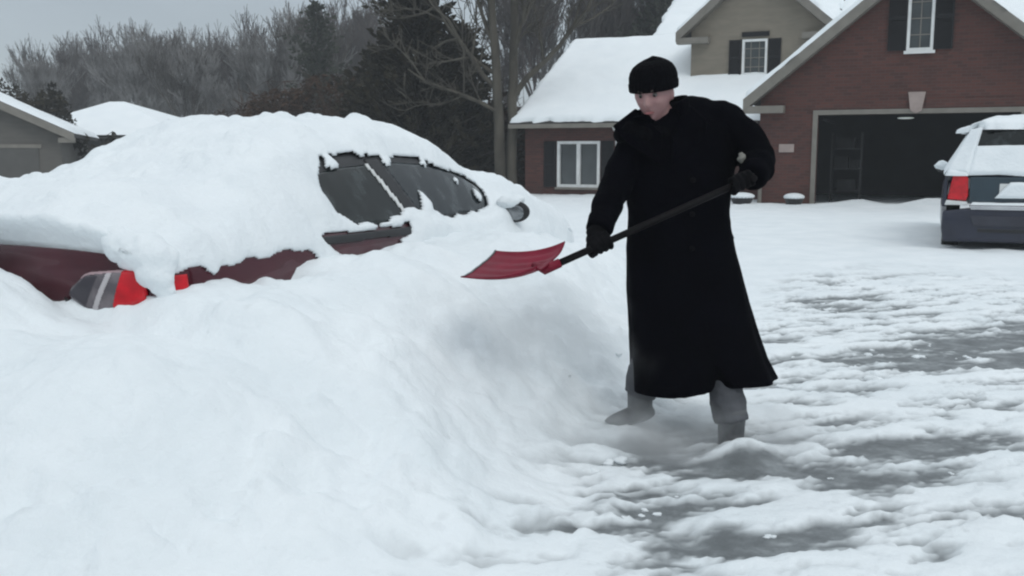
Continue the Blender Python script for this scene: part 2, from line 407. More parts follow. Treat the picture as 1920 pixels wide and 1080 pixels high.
# snow clods thrown off the shovel and broken from the bank: uncountable, one object
def clods():
    mb = MB(); r = np.random.default_rng(11); n = 0
    while n < 230:
        a = r.uniform(-1.6, 7.5); b = r.normal(1.9, 0.5) if r.random() < 0.55 else r.uniform(1.5, 5.2)
        if b < 1.0: continue
        x, y = from_ab(a, b)
        if y < 1.6 or math.hypot(x - PX, y - PY) < .3: continue
        s = 0.007 + 0.030 * r.random() ** 4
        for q in range(1 + int(r.integers(0, 3))):
            sd = int(r.integers(1e6)); sq = s * r.uniform(.6, 1.1)
            def fn(V, s=sq, sd=sd):
                k = 1 + 0.5 * vnoise(V[:, 0] * 1.8, V[:, 1] * 1.8, V[:, 2] * 1.8, sd) + .2 * vnoise(V[:, 0] * 4, V[:, 1] * 4, V[:, 2] * 4, sd)
                return V * k[:, None] * np.array([s * 1.4, s * 1.2, s * 0.7])
            mb.ball((x + r.normal(0, s), y + r.normal(0, s), gz(x, y) - .012 + s * .1), 1, 10, 8, fn=fn)
        n += 1
    return kind(mb.build('snow_clods', M_snow, smooth=True), 'stuff')
clods()

# ------------------------------------------------------------------ sedan
def sm(x, xs, ys, w=0.08):
    return (np.interp(x - w, xs, ys) + 2 * np.interp(x, xs, ys) + np.interp(x + w, xs, ys)) / 4
AL = 4.85
def car_ctrl(a):
    hr = sm(a, [0, .25, .70, 1.05, 1.55, 2.2, 2.75, 3.1, 3.75, 4.2, 4.6, 4.85], [1.015, 1.035, 1.06, 1.21, 1.41, 1.455, 1.43, 1.34, 1.02, .93, .83, .70], .12)
    hw = sm(a, [0, .12, .5, 1.2, 3.6, 4.3, 4.7, 4.85], [.845, .885, .90, .905, .905, .87, .78, .62], .06)
    hb = np.minimum(sm(a, [0, .7, 1.2, 2.2, 3.6, 4.85], [.955, .965, .985, .985, .955, .70], .15), hr - 0.035)
    wr = sm(a, [0, .5, 1.1, 1.6, 2.2, 2.8, 3.7, 4.3, 4.85], [.70, .70, .60, .565, .565, .57, .68, .66, .45], .12)
    eh = np.clip((hr - hb) / .45, 0, 1)
    z = np.zeros_like(a)
    P = [(hw - .09, z + .24), (hw - .005, z + .42), (hw + .004, z + .64), (hw - .012, np.minimum(.85, hb - .07)), (hw - .055, hb),
         (wr * (1 - .0) + .03, hr - .03 - .05 * eh), (wr * .72, hr - .012), (wr * .36, hr - .002), (z, hr)]
    return P
def rear_bulge(l, z):
    """position along the car of its rear face: rounded in plan, slightly leaning, with a bumper"""
    return 0.16 * (np.abs(l) / 0.9) ** 3.2 + 0.10 * np.clip((z - 0.75) / 0.3, 0, 1) ** 2 - 0.035 * sstep(0.75, 0.60, z) - 0.03 + 0.02 * sstep(0.9, 1.0, z) * -1
def car_surf(a, t):
    """a along (0 rear), t in [-8,8]; negative = right side. returns local (a, b, z) with b=0 the right flank"""
    P = car_ctrl(a); l = np.stack([p[0] for p in P], -1); zz = np.stack([p[1] for p in P], -1)
    at = np.clip(8 - np.abs(t), 0, 8 - 1e-9) if False else np.clip(np.abs(t), 0, 8 - 1e-9)
    # |t|=0 centre -> 8 sill : flip the control order
    k = 8 - at; i = np.clip(np.floor(k).astype(int), 0, 7); f = k - i
    def cr(A):
        g = lambda j: np.take_along_axis(A, np.clip(j, 0, 8)[..., None], -1)[..., 0]
        p1, p2 = g(i), g(i + 1); p0 = np.where(i == 0, 2 * p1 - p2, g(i - 1)); p3 = np.where(i + 1 == 8, g(np.full_like(i, 7)) * (1 if A is zz else -1), g(i + 2))
        return 0.5 * ((2 * p1) + (-p0 + p2) * f + (2 * p0 - 5 * p1 + 4 * p2 - p3) * f ** 2 + (-p0 + 3 * p1 - 3 * p2 + p3) * f ** 3)
    L = cr(l); Zv = cr(zz)
    rb = rear_bulge(L, Zv)
    aa = a + rb * np.clip(1 - a / 0.6, 0, 1) ** 2
    return np.stack([aa, -0.905 - np.sign(t) * L * -1, Zv], -1)
# local frame: empty at the corner, x axis -> along the car (a), y axis -> to its left (-b)
sedan = thing('sedan_car', 'maroon sedan buried under thick snow with side windows partly cleared', 'car', (CX, CY, 0), math.pi / 2 - TH)
def loc(P):  # (a,b,z) -> local coords of the empty
    P = np.asarray(P, float); return np.stack([P[..., 0], -P[..., 1], P[..., 2]], -1)

NA, NT = 330, 340
ta = np.linspace(0, 1, NA); A1 = AL * ta; T1 = np.linspace(-8, 8, NT)
# denser samples: even in arc length is close enough
AA, TT = np.meshgrid(A1, T1, indexing='ij')
S = car_surf(AA, -TT)           # TT<0 -> right side (b ~ 0)
S[..., 1] = S[..., 1]
if S[NA // 2, 3, 1] < -0.9: S = car_surf(AA, TT)
def normals(P):
    du = np.gradient(P, axis=0); dv = np.gradient(P, axis=1); n = np.cross(du, dv)
    n /= np.linalg.norm(n, axis=-1, keepdims=True) + 1e-9
    return n
NS = normals(S)
mid = np.array([2.3, -0.905, 0.6])
if np.mean(np.sum(NS * (S - mid), -1)) < 0: NS = -NS
# rear cap grid (b, z)
NB, NZ = 460, 220
gb = np.linspace(0, 1, NB); gzv = np.linspace(0, 1, NZ)
ring0 = S[0]                                            # the loft's first ring
half = NT // 2
def cap_surface():
    # columns from right flank outline to left flank outline at equal heights
    rt = ring0[:half]; lt = ring0[::-1][:half]
    zs = np.linspace(0.245, ring0[:, 2].max() - 0.001, NZ)
    br = np.interp(zs, rt[:, 2], rt[:, 1]); bl = np.interp(zs, lt[:, 2], lt[:, 1])
    B = br[None, :] + (bl - br)[None, :] * gb[:, None]; Zc = np.broadcast_to(zs[None, :], B.shape)
    return np.stack([rear_bulge(B + 0.905, Zc), B, Zc], -1)
CAP = cap_surface()
grid_obj('body', loc(S), M_paint, sedan)
grid_obj('rear_panel', loc(CAP), M_paint, sedan)

def patch(name, P, Nn, keep, off, mat, parent, thick=0.006):
    o = grid_obj(name, loc(P + Nn * off), mat, parent, mask=keep)
    md = o.modifiers.new('solid', 'SOLIDIFY'); md.thickness = thick; md.offset = -1
    return o
Sc = (S[:-1, :-1] + S[1:, :-1] + S[1:, 1:] + S[:-1, 1:]) / 4
right = (T1[:-1] < -0.3)[None, :] & np.ones((NA - 1, 1), bool)
left = (T1[1:] > 0.3)[None, :] & np.ones((NA - 1, 1), bool)
sa, sz = Sc[..., 0], Sc[..., 2]
Tm = np.abs((T1[:-1] + T1[1:]) / 2)[None, :] + 0 * sa
side_zone = (Tm > 3.0) & (Tm < 4.0)
def side_patch(name, poly, off, mat, sidemask, thick=0.006):
    sd = poly_sd(sa, sz, poly)
    return patch(name, S, NS, (sd < 0) & sidemask, off, mat, sedan, thick)
G1 = [(1.22, 1.0), (2.13, 1.0), (1.93, 1.5), (1.45, 1.5)]
G2 = [(2.27, 1.0), (3.62, 0.99), (3.3, 1.3), (2.8, 1.5), (2.06, 1.5)]
for sidem in (right, left):
    side_patch('side_window', G1, 0.004, M_carglass, sidem & (Tm > 3.12) & (Tm < 3.96))
    side_patch('side_window', G2, 0.004, M_carglass2, sidem & (Tm > 3.12) & (Tm < 3.96))
# black pillar between the doors, bright trim strip, belt moulding
side_patch('window_surround', [(1.05, .985), (3.72, .975), (3.4, 1.28), (2.9, 1.5), (1.3, 1.5)], 0.0015, M_black, right & (Tm > 2.75) & (Tm < 4.02), .004)
PIL = [(2.13, 0.995), (2.27, 0.995), (2.07, 1.5), (1.92, 1.5)]
side_patch('door_pillar', PIL, 0.007, M_black, right & (Tm > 3.05) & (Tm < 3.97))
side_patch('door_pillar', PIL, 0.007, M_black, left & (Tm > 3.05) & (Tm < 3.97))
side_patch('window_trim', [(2.085, 0.995), (2.125, 0.995), (1.945, 1.42), (1.91, 1.42)], 0.011, M_white, right & (Tm > 3.12) & (Tm < 3.96), 0.008)
side_patch('belt_moulding', [(1.1, 0.925), (2.35, 0.915), (2.35, 0.955), (1.1, 0.965)], 0.012, M_black, right, 0.012)
# rear and front screens, under the snow
patch('rear_screen', S, NS, (Tm < 2.9) & (sa > 0.82) & (sa < 1.5), 0.004, M_carglass, sedan)
patch('windscreen', S, NS, (Tm < 2.9) & (sa > 2.98) & (sa < 3.66), 0.004, M_carglass, sedan)
# door shut lines
for aline in (1.22, 2.2, 3.42):
    side_patch('door_seam', [(aline - .006, .35), (aline + .006, .35), (aline + .006, .91), (aline - .006, .91)], 0.0025, M_black, right, 0.004)
mbh = MB(); mbh.tube([(1.42, -0.03, .865), (1.45, -0.062, .868), (1.62, -0.064, .868), (1.66, -0.03, .865)], .013, 8); 
hh = MB(); hh.add(loc(np.vstack(mbh.v)), mbh.f); hh.build('door_handle', M_paint, sedan, smooth=True)

# tail lamps: clear inner part, red outer part that wraps round the corner
NC = normals(CAP)
if NC[..., 0].mean() > 0: NC = -NC
Cc = (CAP[:-1, :-1] + CAP[1:, :-1] + CAP[1:, 1:] + CAP[:-1, 1:]) / 4
cb, cz = Cc[..., 1], Cc[..., 2]
def lamp(mirror):
    bb = -1.81 - cb if mirror else cb
    lp = bpy.data.objects.new('tail_light', None); COL.objects.link(lp); lp.parent = sedan
    out_ = [(-.440, .812), (-.430, .832), (-.375, .884), (-.355, .892), (-.15, .911), (-.132, .900), (-.122, .872), (-.122, .80), (-.138, .778), (-.17, .765), (-.30, .745), (-.35, .750), (-.425, .795)]
    o_ = poly_sd(bb, cz, out_)
    ed = -.225 + .18 * (cz - .83)
    def inset(dd, lo, hi): return (o_ < dd) & (bb > lo) & (bb < hi)
    def puffed(name, keep, mat, off):
        ov = poly_sd(-1.81 - CAP[..., 1] if mirror else CAP[..., 1], CAP[..., 2], out_)
        P = CAP + NC * (off * np.sqrt(np.clip(-ov / .014, 0, 1)) + .003)[..., None]
        ob = grid_obj(name, loc(P), mat, lp, mask=keep); md = ob.modifiers.new('solid', 'SOLIDIFY'); md.thickness = .01; md.offset = -1
    puffed('clear_lens', (o_ < 0) & (bb < ed), M_lampclear, .020)
    puffed('red_lens', (o_ < 0) & (bb >= ed), M_lampred, .022)
    dv_ = -.285 + .35 * (cz - .83)
    puffed('lamp_divider', (o_ < -.008) & (bb > dv_ - .011) & (bb < dv_ + .011), pmat('lamp_reflector', (.50, .47, .48), .3), .023)
    puffed('dark_reflector', (o_ < -.012) & (bb < dv_ - .045) & (bb > -.43), pmat('lamp_dark_chamber', (.045, .04, .05), .2), .0212)  # darker tone over the inner part of the clear lens
    puffed('lens_rim', (o_ < 0) & (o_ > -.010) & (cz > .868) & (bb < ed), pmat('pink_rim', (.5, .36, .38), .5), .026)
    b_ = poly_sd(bb, cz, [(-.47, .80), (-.42, .70), (-.12, .70), (-.12, .79), (-.17, .762), (-.30, .743), (-.41, .765)])
    patch('lamp_bezel', CAP, NC, (b_ < 0) & (o_ > 0), 0.006, M_black, lp, .01)
lamp(False); lamp(True)
side_patch('side_marker', [(.10, .80), (.225, .80), (.22, .888), (.10, .888)], 0.006, M_lampred, right, .006)
patch('bumper_strip', CAP, NC, (cz < 0.62) & (cz > 0.58), 0.006, M_black, sedan, .008)
# wheels (mostly buried)
def wheel(a, b):
    w = bpy.data.objects.new('wheel', None); COL.objects.link(w); w.parent = sedan; w.location = (a, -b, .325)
    pts = [(.20, -.10), (.30, -.105), (.325, -.07), (.328, .07), (.30, .105), (.20, .10)]
    mb = MB(); mb.rings([np.array([(r * math.cos(q), y, r * math.sin(q)) for q in np.linspace(0, 2 * math.pi, 32, endpoint=False)]) for r, y in pts], False)
    mb.build('tyre', M_rubber, w, smooth=True)
    mb = MB(); mb.rings([np.array([(r * math.cos(q), y, r * math.sin(q)) for q in np.linspace(0, 2 * math.pi, 32, endpoint=False)]) for r, y in ((.20, -.09), (.19, -.02), (.05, -.03), (.04, .03), (.19, .02), (.2, .09))])
    mb.build('rim', M_chrome, w, smooth=True)
for a, b in ((1.02, -.13), (3.85, -.13), (1.02, -1.68), (3.85, -1.68)): wheel(a, b)

# snow lying over the car: a shell grown from the bodywork, open where it has slid or been knocked off
def snow_shell():
    a, b, z = S[..., 0], S[..., 1], S[..., 2]
    wob = 0.040 * fbm(a * 4.5, z * 4.5, seed=31, octs=3) + 0.010 * fbm(a * 15, z * 15, seed=5, octs=2)
    sd = np.full(a.shape, 9.0)
    holes = [
        [(1.54, 1.29), (1.57, 1.325), (1.66, 1.355), (1.72, 1.345), (1.90, 1.365), (2.06, 1.37), (2.20, 1.345), (2.52, 1.355), (2.80, 1.30), (3.04, 1.245), (3.34, 1.15), (3.26, 1.07), (3.2, 1.015), (2.96, 0.99), (2.62, .975), (2.45, 1.03),
         (2.30, 1.03), (2.13, 1.06), (1.97, 1.0), (1.71, .985), (1.54, .995), (1.41, 1.06), (1.41, 1.17)],
        [(1.16, .965), (2.05, .965), (2.03, .925), (1.92, .89), (1.90, .80), (1.85, .70), (1.35, .70), (1.36, .84), (1.30, .90), (1.18, .94)],
        [(.15, .5), (.14, .80), (.15, .905), (.31, .905), (.37, .885), (.42, .925), (.8, .915), (1.07, .90), (1.09, .86), (1.0, .5)],
            ]
    rs = T1[None, :] < -0.2
    for h in holes:
        s_ = poly_sd(a, z, h) + wob
        sd = np.where(rs, np.minimum(sd, s_), sd)
    # left-over lumps of snow inside the cleared window area
    for lump in ([(2.16, 1.345), (2.22, 1.37), (2.27, 1.33), (2.2, 1.29), (2.14, 1.31)], [(2.30, 1.05), (2.38, 1.16), (2.46, 1.07), (2.40, .98), (2.3, .97)], [(1.70, 1.19), (1.72, 1.2), (1.735, 1.18), (1.71, 1.17)], [(1.72, 1.135), (1.75, 1.145), (1.76, 1.12), (1.73, 1.115)], [(2.78, 1.22), (2.81, 1.235), (2.83, 1.21), (2.80, 1.2)], [(2.95, 1.2), (2.985, 1.215), (3.0, 1.19), (2.97, 1.175)], [(2.6, 1.31), (2.66, 1.34), (2.70, 1.30), (2.64, 1.28)], [(3.1, 1.08), (3.16, 1.13), (3.2, 1.07), (3.14, 1.03)], [(1.58, 1.3), (1.66, 1.37), (1.7, 1.3), (1.64, 1.28)]):
        l_ = -poly_sd(a, z, lump) - wob * 0.4
        sd = np.where(rs, np.maximum(sd, l_), sd)
    up = np.clip(NS[..., 2], 0, 1)
    topt = np.interp(a, [0, .5, .9, 1.4, 2.0, 2.6, 3.2, 3.8, 4.4, 4.85], [.20, .205, .165, .135, .135, .14, .15, .15, .145, .10])
    big = fbm(a * 1.6, b * 1.6, seed=14, octs=3) * .030
    fine = fbm(a * 7, b * 7 + z * 7, seed=15, octs=4) * .012
    crest = 0.055 * np.maximum(0, fbm(a * 6, b * 6, seed=19, octs=3)) * sstep(.6, .95, up)
    side = 0.045 + 0.03 * fbm(a * 2.2, z * 2.2, seed=16, octs=3)
    k = np.sqrt(np.clip(sd / 0.09, 0, 1))
    frontload = sstep(2.2, 3.4, a) * sstep(1.02, .75, z) * 0.10
    t_side = np.clip(side + fine + frontload, .012, None) * k
    t_top = (topt + big + fine + crest) * sstep(0.15, 0.85, up) * (1 - sstep(1.2, 3.2, np.abs(T1))[None, :] * (1 - np.clip(sd / 0.25, 0.15, 1)))
    Q = S + NS * (t_side + 0.002)[..., None] * (1 - 0.6 * sstep(.3, .9, up))[..., None] + np.array([0, 0, 1.0]) * t_top[..., None]
    Q[..., 2] -= (topt * .55 * np.clip(1 - a / .38, 0, 1) ** 2) * sstep(.2, .85, up)
    # overhang the rear edge with a rounded lip
    lip = np.clip(1 - a / .5, 0, 1) ** 2 * sstep(.2, .8, up)
    Q[..., 0] -= 0.06 * lip
    sdc = np.minimum(np.minimum(sd[:-1, :-1], sd[1:, 1:]), np.minimum(sd[1:, :-1], sd[:-1, 1:]))
    keep = sdc > -0.004
    # carry the rear edge of the cover down to the boot lid with a rounded drop
    ext = []
    tgt = S[0] + np.array([-.012, 0, -.02 * 1.0]); hgt = Q[0] - tgt
    for u in np.linspace(0, 1, 14)[1:]:
        an = u * math.pi / 2
        row = tgt + hgt * np.array([1, 1, 0]) * math.cos(an) + hgt * np.array([0, 0, 1]) * math.cos(an) ** .8
        row[:, 0] -= .045 * math.sin(u * math.pi) * np.clip(hgt[:, 2] / .2, 0, 1)
        ext.append(row)
    Q = np.concatenate([np.array(ext)[::-1], Q], 0)
    keep = np.concatenate([np.repeat(((np.abs(T1[:-1]) < 4.6) & np.isfinite(T1[:-1]))[None, :], 13, 0), keep], 0)
    o = grid_obj('snow_cover', loc(Q), M_snow, sedan, mask=keep)
    md = o.modifiers.new('solid', 'SOLIDIFY'); md.thickness = 0.012; md.offset = -1
    # rear drape over the boot edge
    a, b, z = CAP[..., 0], CAP[..., 1], CAP[..., 2]
    edge = [(-2.2, .4), (-2.2, 1.2), (-.245, 1.2), (-.24, .985), (-.225, .94), (-.19, .925), (-.13, .912), (-.085, .90), (-.045, .875), (.02, .82), (.1, .4)]
    sd2 = poly_sd(b, z, edge) + 0.008 * fbm(b * 12, z * 12, seed=2)
    kk = np.sqrt(np.clip(sd2 / .05, 0, 1))
    th = (.045 + .015 * fbm(b * 6, z * 6, seed=4) + .05 * sstep(.93, 1.01, z)) * kk + .003
    Q2 = CAP + NC * th[..., None]
    c2 = np.minimum(np.minimum(sd2[:-1, :-1], sd2[1:, 1:]), np.minimum(sd2[1:, :-1], sd2[:-1, 1:]))
    # packed snow rounding the corner between the boot lid and the flank
    r0 = ring0[:half]; t2 = MB(); rr = np.random.default_rng(77)
    sel = r0[(r0[:, 2] > .79) & (r0[:, 1] > -.24)]
    for p_ in sel:
        for q in range(3):
            lo_ = sstep(.80, .93, p_[2]); r_b = (.024 + .030 * lo_) * rr.uniform(.75, 1.2)
            c_ = p_ + np.array([-.018 + .02 * (1 - lo_), .012 * (1 - lo_), .020 * lo_]) + rr.normal(0, .012, 3)
            t2.ball(loc(c_), r_b, 12, 8)
    # snow caked under the rim, between the lid edge and the lamp
    for q in range(40):
        b_ = rr.uniform(-.17, -.03); z_ = rr.uniform(.925, 1.0) - .02 * (b_ + .2)
        t2.ball(loc(np.array([rear_bulge(b_ + .905, z_) - .012, b_, z_])), rr.uniform(.022, .038), 12, 8)
    remeshed(t2, 'edge_snow', M_snow, sedan, .010, 6, lambda co: fbm(co[:, 0] * 30, co[:, 1] * 30, co[:, 2] * 30, 5, 3) * .006)
    o = grid_obj('corner_snow', loc(Q2), M_snow, sedan, mask=c2 > -0.003)
    md = o.modifiers.new('solid', 'SOLIDIFY'); md.thickness = 0.02; md.offset = -1
snow_shell()

# door mirror with snow packed on its shell
mir = bpy.data.objects.new('door_mirror', None); COL.objects.link(mir); mir.parent = sedan; mir.location = (3.30, -0.10, .985); mir.scale = (.85, .85, .85)
def shell(V):
    W = V * np.array([.085, .125, .088]); W[:, 0] = np.where(V[:, 0] < 0, W[:, 0] * .25, W[:, 0]); return W
mb = MB(); mb.ball((0, 0, 0), 1, 24, 16, fn=shell); mb.tube([(.03, .10, -.03), (.06, .2, -.05)], .03, 8); mb.build('mirror_housing', M_black, mir, smooth=True)
mb = MB(); mb.ball((-.018, -.01, -.008), (.008, .075, .062), 20, 12); mb.build('mirror_glass', pmat('dull_mirror', (.30, .31, .32), .25, (.18, .19, .2), 20, metal=.8), mir, smooth=True)
def snowcap(V):
    W = V * np.array([.10, .11, .065]); n = 1 + .25 * vnoise(V[:, 0] * 2, V[:, 1] * 2, V[:, 2] * 2, 9); return W * n[:, None]
mb = MB(); mb.ball((.045, .055, .075), 1, 20, 14, fn=snowcap); mb.build('mirror_snow', M_snow, mir, smooth=True)

# ------------------------------------------------------------------ van
van = thing('parked_minivan', 'dark blue minivan at the right edge, snow over its roof and rear window', 'minivan', (6.86, 13.0, 0.03), -TH)
def van_section(y):
    L_ = 4.7
    hr = np.interp(y, [0, .12, .35, .8, 3.2, 3.75, 4.2, 4.7], [1.04, 1.25, 1.66, 1.74, 1.72, 1.2, 1.0, .75])
    hw = np.interp(y, [0, .15, .5, 4.2, 4.7], [.90, .955, .975, .95, .72])
    wr = np.interp(y, [0, .35, .8, 3.2, 3.9, 4.7], [.70, .56, .60, .62, .75, .5])
    return [(hw - .06, .20), (hw, .42), (hw + .005, .70), (hw - .01, .95), (hw - .06, min(1.06, hr - .02)), ((hw + wr) / 2 - .03, (1.06 + hr) / 2 - .01 if hr > 1.12 else hr - .015), (wr, hr - .05 if hr > 1.12 else hr - .01), (wr * .5, hr - .01), (0, hr)]
def van_loft():
    ys = np.concatenate([np.linspace(0, .9, 30), np.linspace(1.0, 4.7, 30)])
    rows = []
    for y in ys:
        pts = np.array(van_section(y)); full = np.vstack([pts, (pts * [-1, 1])[::-1][1:]])
        tt = np.linspace(0, len(full) - 1, 120); rows.append(np.stack([np.interp(tt, range(len(full)), full[:, 0]), np.full(120, y), np.interp(tt, range(len(full)), full[:, 1])], -1))
    return np.array(rows)
VL = van_loft()
for it in range(2):
    VL[:, 1:-1] = (VL[:, :-2] + 2 * VL[:, 1:-1] + VL[:, 2:]) / 4
grid_obj('body', VL, M_van, van)
def plate(name, poly, y, d, mat, parent=van, bevel=.012, smooth=False):
    """polygon in (x,z), front face at y, extruded d forward"""
    mb = MB(); mb.prism([(x, y, z) for x, z in poly], (0, d, 0)); return mb.build(name, mat, parent, bevel=bevel)
def mirror_poly(p): return p + [(-x, z) for x, z in p[::-1]]
plate('tailgate', mirror_poly([(-.62, .68), (-.63, 1.05)]), -.025, .1, M_vanteal)
plate('rear_bumper', mirror_poly([(-.93, .16), (-.96, .35), (-.95, .58), (-.62, .62)]), -.09, .22, M_van, bevel=.03)
plate('bumper_pad', mirror_poly([(-.56, .38), (-.60, .52)]), -.105, .05, M_vanbump, bevel=.012)
plate('bumper_groove', mirror_poly([(-.50, .30), (-.50, .345)]), -.1, .05, M_black, bevel=.005)
plate('bumper_step', mirror_poly([(-.60, .605), (-.62, .665)]), -.12, .16, M_chrome, bevel=.012)
for sgn in (-1, 1):
    lp = bpy.data.objects.new('tail_light', None); COL.objects.link(lp); lp.parent = van
    plate('red_lens', [(sgn * x, z) for x, z in [(-.90, .74), (-.66, .72), (-.64, .80), (-.65, 1.04), (-.72, 1.09), (-.84, 1.08)]], -.035, .1, M_lampred, lp, .02)
    plate('lens_surround', [(sgn * x, z) for x, z in [(-.93, .66), (-.64, .66), (-.645, .71), (-.91, .73)]], -.03, .1, M_white, lp, .01)
    plate('pillar_panel', [(sgn * x, z) for x, z in [(-.965, .64), (-.905, .64), (-.905, 1.05), (-.945, 1.02)]], -.005, .1, M_van, van, .01)
# number plate with snow on it
plate('number_plate', mirror_poly([(-.26, .80), (-.26, .96)]), -.045, .02, M_white, bevel=.004)
# rear screen: sloped dark glass with spoiler, then snow on it
mb = MB(); mb.prism([(-.62, .012, 1.10), (.62, .012, 1.10), (.53, .29, 1.66), (-.53, .29, 1.66)], (0, -.02, .008)); mb.build('rear_window', M_carglass, van)
def patch_snow(name, p00, p10, p11, p01, th, nu, nv, parent, mat, seed, amp=.35, edge=.08, wave=3.0):
    p00, p10, p11, p01 = [np.array(p, float) for p in (p00, p10, p11, p01)]
    u = np.linspace(0, 1, nu)[:, None, None]; v = np.linspace(0, 1, nv)[None, :, None]
    B = (1 - u) * (1 - v) * p00 + u * (1 - v) * p10 + u * v * p11 + (1 - u) * v * p01
    n = np.cross(p10 - p00, p01 - p00); n /= np.linalg.norm(n)
    if n[2] < 0: n = -n
    lu = np.linalg.norm(p10 - p00); lv = np.linalg.norm(p01 - p00)
    du = np.minimum(u, 1 - u) * lu; dv = np.minimum(v, 1 - v) * lv; dm = np.minimum(du, dv)[..., 0]
    k = np.sqrt(np.clip(dm / edge, 0, 1))
    t = th * k * (1 + amp * fbm(B[..., 0] * wave, B[..., 1] * wave, B[..., 2] * wave, seed, 4))
    e = np.clip(1 - dm / edge, 0, 1)
    wob = (fbm(B[..., 0] * 3, B[..., 1] * 3, B[..., 2] * 3, seed + 5, 4) * (.5 if edge < .1 else 1.1) * edge * e)[..., None]
    cen = B.mean((0, 1)); dirn = (B - cen); dirn /= np.linalg.norm(dirn, axis=-1, keepdims=True) + 1e-6
    Q = B + n * (t + .003)[..., None] + dirn * wob
    mb = MB(); mb.grid(Q); o = mb.build(name, mat, parent, smooth=True)
    return o
patch_snow('window_snow', (-.66, -.012, 1.07), (.66, -.012, 1.07), (.60, .19, 1.47), (-.60, .19, 1.47), .05, 60, 40, van, M_snow, 3, .3, .05)
patch_snow('roof_snow', (-.60, .33, 1.69), (.60, .33, 1.69), (.70, 3.3, 1.70), (-.70, 3.3, 1.68), .20, 50, 60, van, M_snow, 4, .12, .3)
for sgn in (-1, 1):
    patch_snow('pillar_snow', (sgn * .95, .06, 1.06), (sgn * .64, -.03, 1.07), (sgn * .50, .30, 1.72), (sgn * .64, .38, 1.68), .06, 20, 40, van, M_snow, 12, .3, .05)
    patch_snow('side_snow', (sgn * .955, .08, 1.07), (sgn * .95, 3.3, 1.07), (sgn * .60, 3.2, 1.70), (sgn * .60, .34, 1.68), .03, 40, 20, van, M_snow, 13, .3, .05)
patch_snow('plate_snow', (-.33, -.075, .76), (.20, -.075, .76), (.16, -.05, .98), (-.14, -.05, .98), .035, 24, 16, van, M_snow, 6, .5, .05)
patch_snow('step_snow', (-.60, -.12, .668), (.60, -.12, .668), (.60, .0, .675), (-.60, .0, .675), .03, 60, 10, van, M_snow, 8, .4, .03)
patch_snow('lamp_snow', (-.93, -.05, 1.06), (-.66, -.06, 1.06), (-.66, .03, 1.12), (-.90, .05, 1.12), .04, 20, 10, van, M_snow, 9, .4, .04)
mb = MB(); mb.tube([(.02, -.01, 1.12), (.2, .09, 1.33), (.42, .16, 1.47)], .008, 6); mb.build('wiper', M_black, van)
for sgn in (-1, 1):
    mr = bpy.data.objects.new('door_mirror', None); COL.objects.link(mr); mr.parent = van; mr.location = (sgn * .99, 2.9, 1.12); mr.scale = (.75,) * 3
    mb = MB(); mb.ball((0, 0, 0), (.11, .06, .08), 16, 10); mb.build('mirror_housing', M_black, mr, smooth=True)
    mb = MB(); mb.ball((0, -.02, .07), 1, 16, 10, fn=lambda V: V * np.array([.15, .1, .10]) * (1 + .3 * vnoise(V[:, 0] * 2, V[:, 1] * 2, V[:, 2] * 2, 4))[:, None]); mb.build('mirror_snow', M_snow, mr, smooth=True)
for x in (-.83, .83):
    for y in (.85, 3.75):
        w = bpy.data.objects.new('wheel', None); COL.objects.link(w); w.parent = van; w.location = (x, y, .33)
        pts = [(.20, -.11), (.31, -.11), (.335, -.07), (.335, .07), (.31, .11), (.20, .11)]
        mb = MB(); mb.rings([np.array([(yy, r * math.cos(q), r * math.sin(q)) for q in np.linspace(0, 2 * math.pi, 28, endpoint=False)]) for r, yy in pts]); mb.build('tyre', M_rubber, w, smooth=True)

# ------------------------------------------------------------------ brick house
house = thing('brick_house', 'red brick house with snowy roofs, tan dormer and open double garage', 'house', (GX, GY, 0.08), -TH)
def hb(name, mat, *boxes, parent=house, bevel=0.0):
    mb = MB()
    for b in boxes: mb.box(*b)
    return mb.build(name, mat, parent, bevel=bevel)
SL = 0.82                     # garage gable slope
AP = 6.02; GE = 3.75          # apex height, half width of the gable wall
def gz_(x): return AP - SL * abs(x) - 0.20
# garage front wall with the door opening and a window opening
mb = MB()
T = 0.22
W0, W1, WB, WT = -.30, .30, 3.80, 5.35
ht = 2.30
mb.prism([(-GE, 0, -.3), (-2.30, 0, -.3), (-2.30, 0, ht), (-GE, 0, ht)], (0, T, 0))
mb.prism([(2.30, 0, -.3), (GE, 0, -.3), (GE, 0, ht), (2.30, 0, ht)], (0, T, 0))
mb.prism([(-GE, 0, ht), (W0, 0, ht), (W0, 0, WB), (W0, 0, gz_(W0)), (-GE, 0, gz_(GE))], (0, T, 0))
mb.prism([(W1, 0, ht), (GE, 0, ht), (GE, 0, gz_(GE)), (W1, 0, gz_(W1)), (W1, 0, WB)], (0, T, 0))
mb.prism([(W0, 0, ht), (W1, 0, ht), (W1, 0, WB), (W0, 0, WB)], (0, T, 0))
mb.prism([(W0, 0, WT), (W1, 0, WT), (W1, 0, gz_(W1)), (0, 0, AP - .2), (W0, 0, gz_(W0))], (0, T, 0))
mb.box(-GE, -GE + T, T, 9, -.3, gz_(GE)); mb.box(GE - T, GE, T, 9, -.3, gz_(GE))
mb.build('garage_wall', M_brick, house)
hb('front_wall', M_brick, (-11.6, -10.48, 2.75, 2.97, -.3, 2.25), (-9.06, -GE, 2.75, 2.97, -.3, 2.25), (-10.48, -9.06, 2.75, 2.97, -.3, .28), (-10.48, -9.06, 2.75, 2.97, 1.72, 2.25), (-11.6, -11.38, 2.97, 13, -.3, 2.25))
hb('curtain', M_curtain, (-10.38, -9.9, 2.9, 2.905, .35, 1.65), (-9.6, -9.15, 2.9, 2.905, .35, 1.65))
hb('room_wall', M_dark, (-11.3, -GE - .3, 4.5, 4.6, -.2, 2.2))
